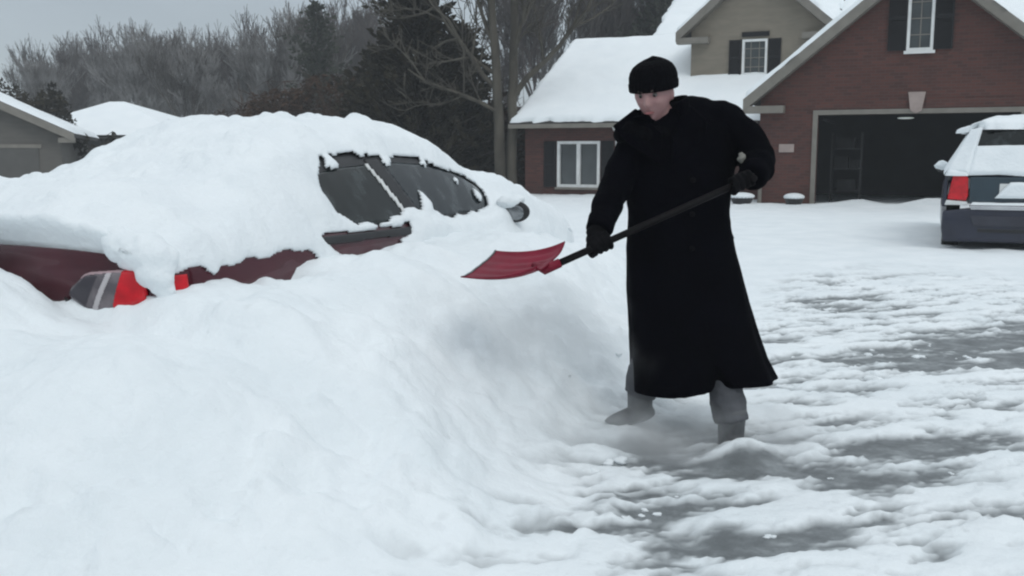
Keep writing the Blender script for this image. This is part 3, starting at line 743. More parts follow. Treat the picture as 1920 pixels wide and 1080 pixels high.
mb = MB(); mb.prism([(-11.6, 2.75, 2.25), (-11.6, 13.2, 2.25), (-11.6, 8, 5.2)], (.22, 0, 0)); mb.build('gable_end_wall', M_brick, house)
# garage interior
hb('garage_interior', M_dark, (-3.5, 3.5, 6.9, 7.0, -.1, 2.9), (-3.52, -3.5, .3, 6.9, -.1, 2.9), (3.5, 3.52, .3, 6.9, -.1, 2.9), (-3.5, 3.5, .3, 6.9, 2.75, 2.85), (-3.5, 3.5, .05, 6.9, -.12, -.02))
hb('garage_door_frame', M_trim, (-2.42, -2.30, -.03, .12, -.2, 2.42), (2.30, 2.42, -.03, .12, -.2, 2.42), (-2.30, 2.30, -.03, .12, 2.30, 2.42))
for q_ in (-2.25, 2.2): hb('door_track', M_dark, (q_, q_ + .05, .3, 3, 2.18, 2.24))
mb = MB(); mb.ball((-.25, .75, 2.22), (.20, .04, .025), 14, 8)  # faint glowing strip stands in for light caught on the raised door's edge
M_edgeglow = bpy.data.materials.new('door_edge_glow'); M_edgeglow.use_nodes = True
M_edgeglow.node_tree.nodes['Principled BSDF'].inputs['Emission Color'].default_value = (.8, .95, .85, 1); M_edgeglow.node_tree.nodes['Principled BSDF'].inputs['Emission Strength'].default_value = .16
mb.build('glowing_door_edge', M_edgeglow, house, smooth=True)
mb = MB(); mb.prism([(-.13, -.07, 2.36), (.0, -.07, 2.30), (.13, -.07, 2.36), (.20, -.07, 2.82), (-.20, -.07, 2.82)], (0, .10, 0)); mb.build('keystone', M_stone, house, bevel=.012)
hb('address_plaque', M_stone, (-3.24, -2.86, -.03, .02, 1.36, 1.57), bevel=.01)
# arch course over the door
hb('brick_lintel', M_brick, (-2.6, -.22, -.025, .0, 2.44, 2.66), (.22, 2.6, -.025, .0, 2.44, 2.66))
# windows
def window(x0, x1, z0, z1, y, cols, rows, fw=.07, head=False, mull=False):
    w = bpy.data.objects.new('window', None); COL.objects.link(w); w.parent = house
    mb = MB(); mb.box(x0, x0 + fw, y - .05, y + .1, z0, z1); mb.box(x1 - fw, x1, y - .05, y + .1, z0, z1)
    mb.box(x0 + fw, x1 - fw, y - .05, y + .1, z0, z0 + fw); mb.box(x0 + fw, x1 - fw, y - .05, y + .1, z1 - fw, z1)
    if mull: mb.box((x0 + x1) / 2 - .06, (x0 + x1) / 2 + .06, y - .045, y + .1, z0 + fw, z1 - fw)
    mb.build('window_frame', M_white, w)
    mb = MB(); mb.box(x0 + fw, x1 - fw, y + .055, y + .065, z0 + fw, z1 - fw); mb.build('pane', M_pane, w)
    mb = MB()
    for i in range(1, cols): q = x0 + (x1 - x0) * i / cols; mb.box(q - .012, q + .012, y + .03, y + .05, z0 + fw, z1 - fw)
    for j in range(1, rows): q = z0 + (z1 - z0) * j / rows; mb.box(x0 + fw, x1 - fw, y + .028, y + .052, q - .012, q + .012)
    if cols > 1 or rows > 1: mb.build('muntin', M_trim, w)
    mb = MB(); mb.box(x0 - .05, x1 + .05, y - .10, y - .05, z0 - .07, z0); mb.build('sill', M_white if not mull else M_trim, w)
    return w
def shutter(x0, x1, z0, z1, y):
    mb = MB(); mb.box(x0, x0 + .04, y - .06, y - .005, z0, z1); mb.box(x1 - .04, x1, y - .06, y - .005, z0, z1)
    n = int((z1 - z0) / .07)
    for k in range(n): zz = z0 + (z1 - z0) * k / n; mb.add([(x0 + .04, y - .055, zz), (x1 - .04, y - .055, zz), (x1 - .04, y - .02, zz + .075), (x0 + .04, y - .02, zz + .075)], [(0, 1, 2, 3)])
    mb.box(x0 + .04, x1 - .04, y - .02, y - .004, z0, z1)
    mb.box(x0 + .04, x1 - .04, y - .061, y - .022, (z0 + z1) / 2 - .04, (z0 + z1) / 2 + .04)
    mb.build('shutter', M_shutter, house)
window(-.30, .30, 3.80, 5.35, 0.0, 2, 4)
shutter(-.73, -.31, 3.82, 5.35, 0.0); shutter(.31, .73, 3.82, 5.35, 0.0)
window(-10.48, -9.06, .28, 1.72, 2.75, 1, 1, .09, mull=True)
shutter(-10.93, -10.53, .28, 1.72, 2.75); shutter(-9.01, -8.62, .28, 1.72, 2.75)
# dormer (second storey gable)
DYF = 4.7; DC = -4.76; DH = 2.0; DA = 7.10; DS = .86
def dz_(x): return DA - DS * abs(x - DC) - .2
mb = MB()
wx0, wx1, wz0, wz1 = -5.16, -4.40, 3.70, 4.80
e0, e1 = DC - DH, DC + DH
mb.prism([(e0, DYF, 3.2), (wx0, DYF, 3.2), (wx0, DYF, dz_(wx0)), (e0, DYF, dz_(e0))], (0, .2, 0))
mb.prism([(wx1, DYF, 3.2), (e1, DYF, 3.2), (e1, DYF, dz_(e1)), (wx1, DYF, dz_(wx1))], (0, .2, 0))
mb.prism([(wx0, DYF, 3.2), (wx1, DYF, 3.2), (wx1, DYF, wz0), (wx0, DYF, wz0)], (0, .2, 0))
mb.prism([(wx0, DYF, wz1), (wx1, DYF, wz1), (wx1, DYF, dz_(wx1)), (DC, DYF, DA - .2), (wx0, DYF, dz_(wx0))], (0, .2, 0))
mb.box(e0, e0 + .2, DYF + .2, 11, 3.2, dz_(e0)); mb.box(e1 - .2, e1, DYF + .2, 11, 3.2, dz_(e1))
mb.build('dormer_wall', M_siding, house)
window(wx0, wx1, wz0, wz1, DYF, 3, 4)
hb('window_head', M_shutter, (wx0 - .02, wx1 + .04, DYF - .06, DYF, wz1 + .08, wz1 + .22))
shutter(wx0 - .40, wx0 - .03, wz0, wz1, DYF); shutter(wx1 + .03, wx1 + .40, wz0, wz1, DYF)
hb('curtain', M_curtain, (wx0 + .08, wx0 + .30, DYF + .075, DYF + .08, wz0 + .08, wz1 - .08))
hb('window_blind', M_curtain, (-.2, .2, .07, .075, 4.9, 5.27))
# roofs: slabs of shingle with snow lying on them
def roof_quad(name, p00, p10, p11, p01, snow_th, nu=60, nv=40, th=.14, seed=1, edge=.18, inset=.04, mat=M_shingle):
    p = [np.array(q, float) for q in (p00, p10, p11, p01)]
    n = np.cross(p[1] - p[0], p[3] - p[0]); n /= np.linalg.norm(n)
    if n[2] < 0: n = -n
    mb = MB(); mb.prism(p, -n * th); r = mb.build(name, mat, house)
    if snow_th:
        c = sum(p) / 4; q = [c + (x - c) * 1.0 + n * .004 for x in p]
        patch_snow('snow_layer', q[0], q[1], q[2], q[3], snow_th, nu, nv, r, M_snow_roof, seed, .30, edge, 1.0)
    return r
S1 = .548
def fz(y): return 2.30 + S1 * (y - 2.35)
# wing roof (front slope) and its back slope
roof_quad('wing_roof', (-11.95, 2.35, fz(2.35)), (-2.8, 2.35, fz(2.35)), (-2.8, 8.0, fz(8.0)), (-11.95, 8.0, fz(8.0)), .15, 140, 80, seed=11)
roof_quad('wing_back_roof', (-11.95, 13.6, fz(2.4)), (-9.0, 13.6, fz(2.4)), (-9.0, 8.0, fz(8.0) - .01), (-11.95, 8.0, fz(8.0) - .01), .15, 30, 30, seed=12)
roof_quad('main_roof', (-9.0, 7.75, fz(7.75) + .002), (-2.8, 7.75, fz(7.75) + .002), (-2.8, 13.0, fz(13.0)), (-9.0, 13.0, fz(13.0)), .15, 90, 80, seed=13)
roof_quad('main_upper_roof', (-2.8, 6.0, fz(6.0)), (7.5, 6.0, fz(6.0)), (7.5, 13.0, fz(13.0)), (-2.8, 13.0, fz(13.0)), .15, 60, 60, seed=14)
roof_quad('main_back_roof', (-9.0, 23.5, fz(2.4)), (7.5, 23.5, fz(2.4)), (7.5, 13.0, fz(13) - .01), (-9.0, 13.0, fz(13) - .01), .15, 30, 30, seed=15)
mb = MB(); mb.prism([(-8.98, 8.3, 5.2), (-8.98, 13, fz(13) - .2), (-8.98, 17.5, 5.2)], (.15, 0, 0)); mb.build('gable_end_wall', M_siding, house)
# gutters and fascia along the front eave
hb('gutter', M_trim, (-11.95, -8.95, 2.20, 2.32, 2.12, 2.25), (-8.95, -4.2, 2.20, 2.32, 2.12, 2.25))
mb = MB(); mb.tube([(-8.50, 2.3, 2.15), (-8.50, 2.62, 1.95), (-8.50, 2.68, 1.9), (-8.50, 2.68, -.1)], .055, 8); mb.build('downspout', M_white, house)
mb = MB(); mb.tube([(-3.68, -.07, .62), (-3.68, -.07, -.1)], .05, 8); mb.build('downspout', M_trim, house)
# garage gable roof
OV = .32
def gable(name, xc, ap, sl, half, y0, y1, seed, th=.16):
    for sg in (-1, 1):
        roof_quad(name, (xc, y0, ap), (xc, y1, ap), (xc + sg * half, y1, ap - sl * half), (xc + sg * half, y0, ap - sl * half), .13, 60, 40, th=th, seed=seed + sg)
        # rake board: proud of the roof edge
        n = np.array([sg * sl, 0, 1]) / math.hypot(sl, 1)
        p0 = np.array([xc, y0 - .03, ap + .01]); p1 = np.array([xc + sg * (half + .02), y0 - .03, ap - sl * (half + .02) + .01])
        mb = MB(); mb.prism([p0, p1, p1 - np.array([0, 0, .30]), p0 - np.array([0, 0, .30])], (0, .03, 0)); mb.build('rake_board', M_trim, house)
        mb = MB(); q0 = np.array([xc, y0, ap - .30]); q1 = np.array([xc + sg * half, y0, ap - sl * half - .30])
        mb.prism([q0, q1, q1 + np.array([0, OV - .02, 0]), q0 + np.array([0, OV - .02, 0])], (0, 0, .04)); mb.build('soffit', M_trim, house)
        # boxed eave return
        hb('eave_return', M_trim, (xc + sg * half - (0 if sg > 0 else 0), xc + sg * (half - 1.0), y0 - .02, y0 + OV - .01, ap - sl * half - .36, ap - sl * half - .18) if sg < 0 else (xc + half - 1.0, xc + half, y0 - .02, y0 + OV - .01, ap - sl * half - .36, ap - sl * half - .18))
gable('garage_roof', 0, AP + .08, SL, 4.12, -OV, 9.0, 31)
gable('dormer_roof', DC, DA + .05, DS, 2.40, DYF - OV, 11.0, 41)

# things by the house front
def planter(x, y, s, label):
    t = thing('garden_planter', label, 'planter', (GX + x * DY + y * DX, GY - x * DX + y * DY, 0.1), -TH, 'planters beside the garage')
    mb = MB(); mb.rings([np.array([(r * math.cos(q), r * math.sin(q), z) for q in np.linspace(0, 2 * math.pi, 24, endpoint=False)]) for r, z in ((.18 * s, -.1), (.24 * s, .05), (.30 * s, .17), (.32 * s, .19), (.27 * s, .18))]); mb.build('pot', M_black, t, smooth=True)
    mb = MB(); mb.ball((0, 0, .21), (.33 * s, .33 * s, .10), 20, 10); mb.build('snow_cap', M_snow, t, smooth=True)
planter(-4.05, -.55, 1.0, 'larger dark planter with a snow cap beside the coat, left of the garage door')
planter(-2.75, -.45, .8, 'smaller dark planter with a snow cap at the garage door jamb')
sh = thing('storage_shelf', 'dark storage shelving standing inside the open garage', 'shelf', (GX - 1.75 * DY + 2.2 * DX, GY + 1.75 * DX + 2.2 * DY, 0.08), -TH)
mb = MB()
for x in (-.38, .38):
    for y in (-.2, .2): mb.box(x - .02, x + .02, y - .02, y + .02, 0, 1.9)
mb.build('upright_frame', M_black, sh)
for z in (.3, .9, 1.45): hb('shelf_board', M_black, (-.36, .36, -.18, .18, z, z + .03), parent=sh)
for i, (x0, x1, z0, z1, c) in enumerate(((-.3, .05, .93, 1.25, .010), (.08, .33, .93, 1.15, .016), (-.28, .2, 1.48, 1.75, .008), (-.2, .25, .33, .62, .022))):
    bx = thing('storage_box', ('low dark box on the middle garage shelf, left side', 'small grey box on the middle garage shelf, right side', 'wide black box on the top garage shelf', 'pale grey box on the lowest garage shelf')[i], 'box', (GX - 1.75 * DY + 2.2 * DX, GY + 1.75 * DX + 2.2 * DY, 0.08), -TH, 'boxes on the garage shelf')
    m_ = pmat('box_card_%d' % i, (c, c, c * 1.05), .8)
    hb('box_body', m_, (x0, x1, -.15, .15, z0, z1 - .04), parent=bx); hb('box_lid', m_, (x0 - .01, x1 + .01, -.16, .16, z1 - .04, z1), parent=bx)

# ------------------------------------------------------------------ neighbour houses on the left
def simple_gable_house(name, label, x, y, rot, w, d, eave, ridge, wallm, snow_seed, door=True, z0=0.2):
    h = thing(name, label, 'house', (x, y, z0), rot)
    sl = (ridge - eave) / (w / 2)
    mb = MB(); mb.prism([(-w / 2, 0, -.5), (w / 2, 0, -.5), (w / 2, 0, eave), (0, 0, ridge - .02), (-w / 2, 0, eave)], (0, .2, 0)); mb.build('front_wall', wallm, h)
    hb('side_wall', wallm, (-w / 2, -w / 2 + .2, .2, d - .2, -.5, eave), (w / 2 - .2, w / 2, .2, d - .2, -.5, eave), (-w / 2, w / 2, d - .2, d, -.5, eave), parent=h)
    for sg in (-1, 1):
        hx = w / 2 + .45
        p = [np.array(q, float) for q in ((0, -.4, ridge + .14), (0, d + .4, ridge + .14), (sg * hx, d + .4, ridge + .14 - sl * hx), (sg * hx, -.4, ridge + .14 - sl * hx))]
        n = np.cross(p[1] - p[0], p[3] - p[0]); n /= np.linalg.norm(n); n = n if n[2] > 0 else -n
        mb = MB(); mb.prism(p, -n * .14); r_ = mb.build('roof', M_shingle, h)
        patch_snow('snow_layer', p[0] + n * .004, p[1] + n * .004, p[2] + n * .004, p[3] + n * .004, .12, 40, 24, r_, M_snow_roof, snow_seed + sg, .25, .12, 1.5)
        mb = MB(); q0 = p[0] + np.array([0, -.03, -.01]); q1 = p[3] + np.array([0, -.03, -.01]); mb.prism([q0, q1, q1 - np.array([0, 0, .26]), q0 - np.array([0, 0, .26])], (0, .03, 0)); mb.build('rake_board', M_trim, h)
        hb('eave_return', M_trim, (sg * hx - .5 if sg > 0 else -hx, sg * hx if sg > 0 else -hx + .5, -.39, -.02, ridge + .14 - sl * hx - .30, ridge + .14 - sl * hx - .14), parent=h)
    if door:
        dd = hb('garage_door', M_door2, (-w / 2 + .9, w / 2 - .7, -.03, .0, -.4, eave - .55), parent=h)
        hb('door_trim', M_trim, (-w / 2 + .8, w / 2 - .6, -.05, .0, eave - .55, eave - .43), parent=h)
    return h
simple_gable_house('tan_house', 'grey tan house with snow edged gable at the far left', -19.0, 31.0, R(19), 8.4, 10, 1.95, 3.95, M_siding2, 51)
hb_ = thing('hip_roof_house', 'low dark house under a white hipped roof behind the red sedan', 'house', (-20.6, 46.0, 0.2), R(-8))
hb('wall', M_siding3, (-3.6, 5.0, 0, .2, -.5, 2.0), (-3.6, -3.4, .2, 7, -.5, 2.0), (4.8, 5.0, .2, 7, -.5, 2.0), parent=hb_)
RZ = 3.7
E = [(-4.1, -.5, 1.95), (5.5, -.5, 1.95), (5.5, 7.5, 1.95), (-4.1, 7.5, 1.95)]; Rg = [(-.3, 3.5, RZ), (.5, 3.5, RZ)]
def hip(name, mat, dz, parent, grow=0.0):
    e = [(x + (grow if x > 0 else -grow), y + (grow if y > 0 else -grow), z + dz) for x, y, z in E]; r = [(x, y, z + dz) for x, y, z in Rg]
    V = e + r; F = [(0, 1, 5, 4), (1, 2, 5), (2, 3, 4, 5), (3, 0, 4), (0, 3, 2, 1)]
    mb = MB(); mb.add(V, F); return mb.build(name, mat, parent)
rf = hip('roof', M_shingle, 0, hb_); hip('snow_layer', M_snow_roof, .14, rf, -.02)

# ------------------------------------------------------------------ vegetation
def tube_fast(out, p0, p1, r0, r1, seg):
    d = p1 - p0; L_ = np.linalg.norm(d); d = d / (L_ + 1e-9)
    ref = np.array([0, 0, 1.0]) if abs(d[2]) < .9 else np.array([1.0, 0, 0])
    u = np.cross(d, ref); u /= np.linalg.norm(u); w = np.cross(d, u)
    an = np.arange(seg) * 2 * math.pi / seg
    ring = np.cos(an)[:, None] * u + np.sin(an)[:, None] * w
    V = np.vstack([p0 + ring * r0, p1 + ring * r1])
    out.add(V, [(k, (k + 1) % seg, seg + (k + 1) % seg, seg + k) for k in range(seg)])
def bare_tree_meshes(seed, H, trunk_r, levels=5, up=.35, spread=.55, forks=None, twig_r=.012, first=.3):
    r = np.random.default_rng(seed); tr = MB(); cr = MB()
    def grow(p, d, L_, rad, lev):
        n = 3; pts = [p]
        for i in range(n):
            d = d + r.normal(0, .10, 3) + np.array([0, 0, up * .16]); d /= np.linalg.norm(d)
            q = pts[-1] + d * L_ / n; pts.append(q)
        r1 = rad * .72
        for i in range(n):
            ra = rad + (r1 - rad) * i / n; rb = rad + (r1 - rad) * (i + 1) / n
            tube_fast(tr if lev < 2 else cr, pts[i], pts[i + 1], max(ra, twig_r), max(rb, twig_r), 7 if lev < 1 else (5 if lev < 3 else 3))
        if lev >= levels: return
        kids = r.integers(2, 4) if lev else 3
        for k in range(kids + (2 if lev >= 1 else 1)):
            t = 1.0 if k < 2 else r.uniform(.3, .95)
            base = pts[0] + (pts[-1] - pts[0]) * t if t < 1 else pts[-1]
            j = min(int(t * n), n - 1); base = pts[j] + (pts[j + 1] - pts[j]) * (t * n - j) if t < 1 else pts[-1]
            ax = r.normal(0, 1, 3); ax -= ax.dot(d) * d; ax /= np.linalg.norm(ax)
            nd = d + ax * spread * r.uniform(.6, 1.4); nd /= np.linalg.norm(nd)
            grow(base, nd, L_ * r.uniform(.58, .82), r1 * (.78 if k < 2 else .55), lev + 1)
    grow(np.array([0, 0, -.3]), np.array([0, 0, 1.0]), H * first, trunk_r, 0)
    return tr, cr
def mesh_of(mb, name, mat):
    o = mb.build(name, mat, None, smooth=True); me = o.data; bpy.data.objects.remove(o); return me
PROTO = []
for i, (sd, H, tr_, mt) in enumerate(((1, 9, .13, M_barkfrost), (2, 10, .14, M_twig), (3, 8, .11, M_barkfrost), (4, 11, .16, M_bark), (5, 9, .12, M_twig))):
    t_, c_ = bare_tree_meshes(sd, H, tr_, 5, (.9, 1.1, .8, 1.2, .9)[i], (.42, .34, .45, .32, .4)[i], twig_r=.014, first=.34)
    PROTO.append((mesh_of(t_, 'trunk', mt), mesh_of(c_, 'crown', mt)))
def place_tree(i, x, y, s, rot, label, group, name='bare_tree'):
    t = thing(name, label, 'tree', (x, y, .1), rot, group); t.scale = (s, s, s)
    for nm, me in zip(('trunk', 'crown'), PROTO[i]):
        o = bpy.data.objects.new(nm, me); COL.objects.link(o); o.parent = t
rt = np.random.default_rng(23)
# the misty wood along the left horizon
for k in range(46):
    px = 70 + 660 * (k + rt.uniform(-.4, .4)) / 46
    Y = rt.uniform(62, 95)
    top = np.interp(px, [40, 120, 230, 300, 420, 500, 600, 720], [150, 118, 75, 72, 85, 80, 40, 20]) + rt.uniform(-22, 22)
    Hh = (302 - top) / 1800 * Y + 1.2
    i = int(rt.integers(0, 5)); hp = (9, 10, 8, 11, 9)[i]
    place_tree(i, (px - 960) / 1800 * Y, Y, Hh / hp, rt.uniform(0, 6.28), 'bare grey tree in the misty wood behind the sedan roof', 'bare trees in the misty wood')
for k in range(9):
    px = 980 + 300 * (k + rt.uniform(-.3, .3)) / 9; Y = rt.uniform(52, 66)
    i = int(rt.integers(0, 5)); hp = (9, 10, 8, 11, 9)[i]
    place_tree(i, (px - 960) / 1800 * Y, Y, (11 + rt.uniform(-1, 3)) / hp, rt.uniform(0, 6.28), 'bare grey tree rising behind the snowy roof of the brick house', 'bare trees behind the brick house')
# the tall twin trunked tree
t = thing('twin_trunk_tree', 'tall bare pale tree with two close trunks left of the brick house', 'tree', (-.22, 31.0, .1))
r_ = np.random.default_rng(90)
trk = MB()
def wob(pts, n=14, a=.05):
    pts = np.array(pts, float); tt = np.linspace(0, len(pts) - 1, n); P = np.stack([np.interp(tt, range(len(pts)), pts[:, k]) for k in range(3)], -1)
    return P + r_.normal(0, a, P.shape) * np.linspace(0, 1, n)[:, None]
t1 = wob([(-.15, 0, -.3), (-.2, 0, 2.5), (-.35, .1, 5), (-.45, .2, 9)], 14); t2 = wob([(.2, .1, -.3), (.22, .1, 2.5), (.3, .2, 5.5), (.25, .3, 9)], 14)
trk.tube(t1, np.linspace(.20, .10, 14), 9); trk.tube(t2, np.linspace(.19, .10, 14), 9)
trk.build('trunk', M_barkpale, t, smooth=True)
limbs = MB(); cr = MB()
def limb(p, d, L_, rad, lev):
    pts = [np.array(p, float)]; d = np.array(d, float)
    for i in range(5):
        d = d / np.linalg.norm(d) + r_.normal(0, .13, 3) + np.array([0, 0, .07]); d /= np.linalg.norm(d); pts.append(pts[-1] + d * L_ / 5)
    for i in range(5): tube_fast(limbs if lev == 0 else cr, pts[i], pts[i + 1], max(rad * (1 - i * .13), .012), max(rad * (1 - (i + 1) * .13), .012), 6 if lev == 0 else 4)
    if lev < 3:
        for k in range(5 if lev < 2 else 4):
            j = int(r_.integers(1, 6)); ax = r_.normal(0, 1, 3); ax /= np.linalg.norm(ax)
            limb(pts[j], d + ax * .8, L_ * r_.uniform(.4, .65), rad * .45, lev + 1)
limb((.25, .1, 3.1), (.9, .1, 1.0), 3.6, .12, 0); limb((-.2, .1, 3.3), (-.8, -.1, .9), 3.4, .10, 0); limb((.3, .2, 5.0), (.6, .3, 1), 3.0, .09, 0)
limb((-.3, .1, 4.6), (-.5, .2, 1), 3.0, .08, 0); limb((.2, .1, 4.2), (.4, -.5, 1), 3, .07, 0); limb((-.3, .1, 3.8), (-1.1, .1, .75), 3.0, .07, 0); limb((.28, .1, 6), (.9, 0, .9), 2.6, .07, 0); limb((-.4, .1, 6), (-.9, 0, .9), 2.6, .07, 0)
limb((-.2, 0, 2.6), (-1.2, -.3, .5), 3.2, .07, 0)
limbs.build('limb', M_barkpale, t, smooth=True); cr.build('crown', M_barkpale, t, smooth=True)

def foliage_cloud(mb, C, Rr, n, size, seed, droop=.0, shape='ball', flat=.5):
    r = np.random.default_rng(seed)
    for i in range(n):
        v = r.normal(0, 1, 3); v /= np.linalg.norm(v); rad = r.uniform(.35, 1.0) ** .6
        p = np.array(C) + v * np.array(Rr) * rad
        k = fbm(p[0] * .9, p[1] * .9, p[2] * .9, seed, 2)
        if k < -.18: continue
        u = r.normal(0, 1, 3); u[2] *= flat; u /= np.linalg.norm(u); w = np.cross(u, r.normal(0, 1, 3)); w /= np.linalg.norm(w)
        s = size * r.uniform(.5, 1.3)
        mb.add([p - u * s, p + w * s * .35, p + u * s, p - w * s * .35], [(0, 1, 2, 3)])
def conifer(name, label, x, y, H, Rb, seed, mat, group=None, nlev=34, per=11, ragged=.35, z0=.3, power=.75, leaf=1.0, lift=.2):
    t = thing(name, label, 'tree', (x, y, .1), 0, group); r = np.random.default_rng(seed)
    mb = MB(); mb.tube([(0, 0, -.3), (0, 0, H * .5), (0, 0, H * .97)], [Rb * .055, Rb * .04, .02], 8); mb.build('trunk', M_bark, t, smooth=True)
    f = MB(); br = MB(); FV = []
    for l in range(nlev):
        h = z0 + (H - z0) * (l / nlev) ** .92; R0 = Rb * (1 - (h / H)) ** power + .10
        for k in range(per):
            az = r.uniform(0, 6.283); Lb = R0 * r.uniform(1 - ragged, 1.12) * (1 + .22 * math.sin(az * 3 + h * 2.1 + seed)); d = np.array([math.cos(az), math.sin(az), r.uniform(-.15, .5) + lift])
            base = np.array([0, 0, h - lift * Lb * .5])
            n = max(4, int(Lb / .14))
            tube_fast(br, base, base + d * Lb * .9, .028, .008, 3)
            for i in range(n):
                q = (i + r.uniform(0, 1)) / n
                if q < .15: continue
                p = base + d * Lb * q + r.normal(0, .09, 3)
                for s_ in range(5):
                    u = d + r.normal(0, .5, 3); u /= np.linalg.norm(u); w = np.cross(u, r.normal(0, 1, 3)); w /= np.linalg.norm(w); s = r.uniform(.12, .30) * leaf
                    FV.append((p, p + u * s * .5 + w * s * .22, p + u * s, p + u * s * .5 - w * s * .22))
    FV = np.array(FV).reshape(-1, 3); f.add(FV, np.arange(len(FV)).reshape(-1, 4))
    br.build('branch', M_bark, t); f.build('crown', mat, t)
    return t
conifer('cedar_tree', 'tallest dark cedar with ragged crown right of the misty wood', -3.15, 33.0, 8.4, 3.0, 5, M_needle, None, 46, 15, .55, .2, .85, 1.1, .35)
conifer('cedar_tree', 'shorter dark cedar just left of the twin trunk tree', -1.85, 35.0, 5.8, 2.1, 6, M_needle, None, 36, 12, .55, .2, .7, 1.1, .4)
conifer('cedar_tree', 'broad low dark cedar left of the tallest cedar', -4.9, 36.0, 5.0, 2.0, 16, M_needle, None, 30, 12, .5, .2, .6, 1.1, .4)
conifer('spruce_tree', 'frosted dark spruce standing at the right end of the misty wood', -10.9, 55.0, 9.6, 2.7, 8, M_needle2, None, 30, 9, .65, .3, .6, 1.2, .5)
conifer('pine_tree', 'green pine top showing above the brick house roof', 8.2, 53.0, 11.5, 3.2, 9, M_needle2, None, 32, 9, .5, 3, .6, 1.3, .3)
# brown brushwood in front of the wood
for k, (px, Y, H, W) in enumerate(((470, 44, 4.2, 2.4), (545, 42, 5.0, 2.5), (620, 40, 5.2, 2.4), (690, 38, 4.9, 2.2), (760, 37, 4.2, 2.1), (830, 36, 4.2, 2.0), (890, 36, 4.0, 1.9), (955, 37, 3.9, 1.8), (390, 48, 3.4, 2.4), (1010, 40, 3.4, 1.7))):
    t = thing('brown_thicket', ('brown leafless thicket standing behind the sedan, %s' % ('left end of the row, tallest clump', 'second clump from its left end', 'clump in front of the frosted spruce', 'clump left of the cedar', 'clump at the foot of the cedar', 'clump right of the cedar foot', 'clump behind the sedan windscreen', 'clump at the twin trunks', 'low clump at its far left end', 'clump beside the brick wing')[k]), 'thicket', ((px - 960) / 1800 * Y, Y, .1), 0, 'brown thickets behind the sedan')
    r = np.random.default_rng(200 + k); st = MB(); f = MB()
    for j in range(46):
        p = np.array([r.uniform(-W, W) * .6, r.uniform(-.7, .7), -.1]); d = np.array([r.normal(0, .3), r.normal(0, .25), 1.0])
        hh_ = H * r.uniform(.5, 1.0) * (1 - .3 * abs(p[0]) / W); q = p
        for i in range(4):
            d2 = d + r.normal(0, .18, 3); q2 = q + d2 / np.linalg.norm(d2) * hh_ / 4; tube_fast(st, q, q2, .03 - i * .005, .025 - i * .005, 3)
            for b in range(5):
                e = q2 + r.normal(0, .5, 3) * np.array([1, .7, .8]); tube_fast(st, q2, e, .012, .006, 3)
            q = q2
    foliage_cloud(f, (0, 0, H * .38), (W * 1.0, 1.2, H * .50), 5200, .15, 300 + k)
    st.build('stem', M_brush, t); f.build('leaves', M_brush, t)
# dark shrubs beside the far houses
for k, (px, Y, H, W, lab) in enumerate(((75, 40, 4.1, 1.0, 'dark evergreen shrub behind the tan house roof edge'), (112, 41, 4.2, .95, 'dark evergreen shrub nearest the hipped roof'), (20, 44, 4.6, 1.6, 'dark low evergreen at the far left edge'), (175, 37, 2.3, 1.9, 'dark low shrub below the white hipped roof'))):
    t = thing('evergreen_shrub', lab, 'shrub', ((px - 960) / 1800 * Y, Y, .1), 0, 'dark shrubs by the far houses')
    mb = MB(); mb.tube([(0, 0, -.2), (0, 0, H * .7)], [.08, .03], 6); mb.build('trunk', M_bark, t)
    f = MB(); foliage_cloud(f, (0, 0, H * .5), (W, W * .7, H * .52), 2600, .15, 400 + k, flat=.8); f.build('crown', M_needle, t)
# far wooded ridge
xs = np.linspace(-420, 420, 140); ys = np.linspace(230, 520, 40); X, Y = np.meshgrid(xs, ys, indexing='ij')
Zr = (22 + 9 * fbm(X * .012, Y * .012, seed=9, octs=4)) * np.exp(-((Y - 380) / 110) ** 2) * (1 - .55 * sstep(-160, 60, X)) - 1.0 + 2.2 * np.abs(fbm(X * .2, Y * .2, seed=10, octs=3))
kind(grid_obj('hills', np.stack([X, Y, Zr], -1), pmat('wooded_ridge', (.10, .105, .105), .95, (.055, .06, .06), .06, 8)), 'structure')

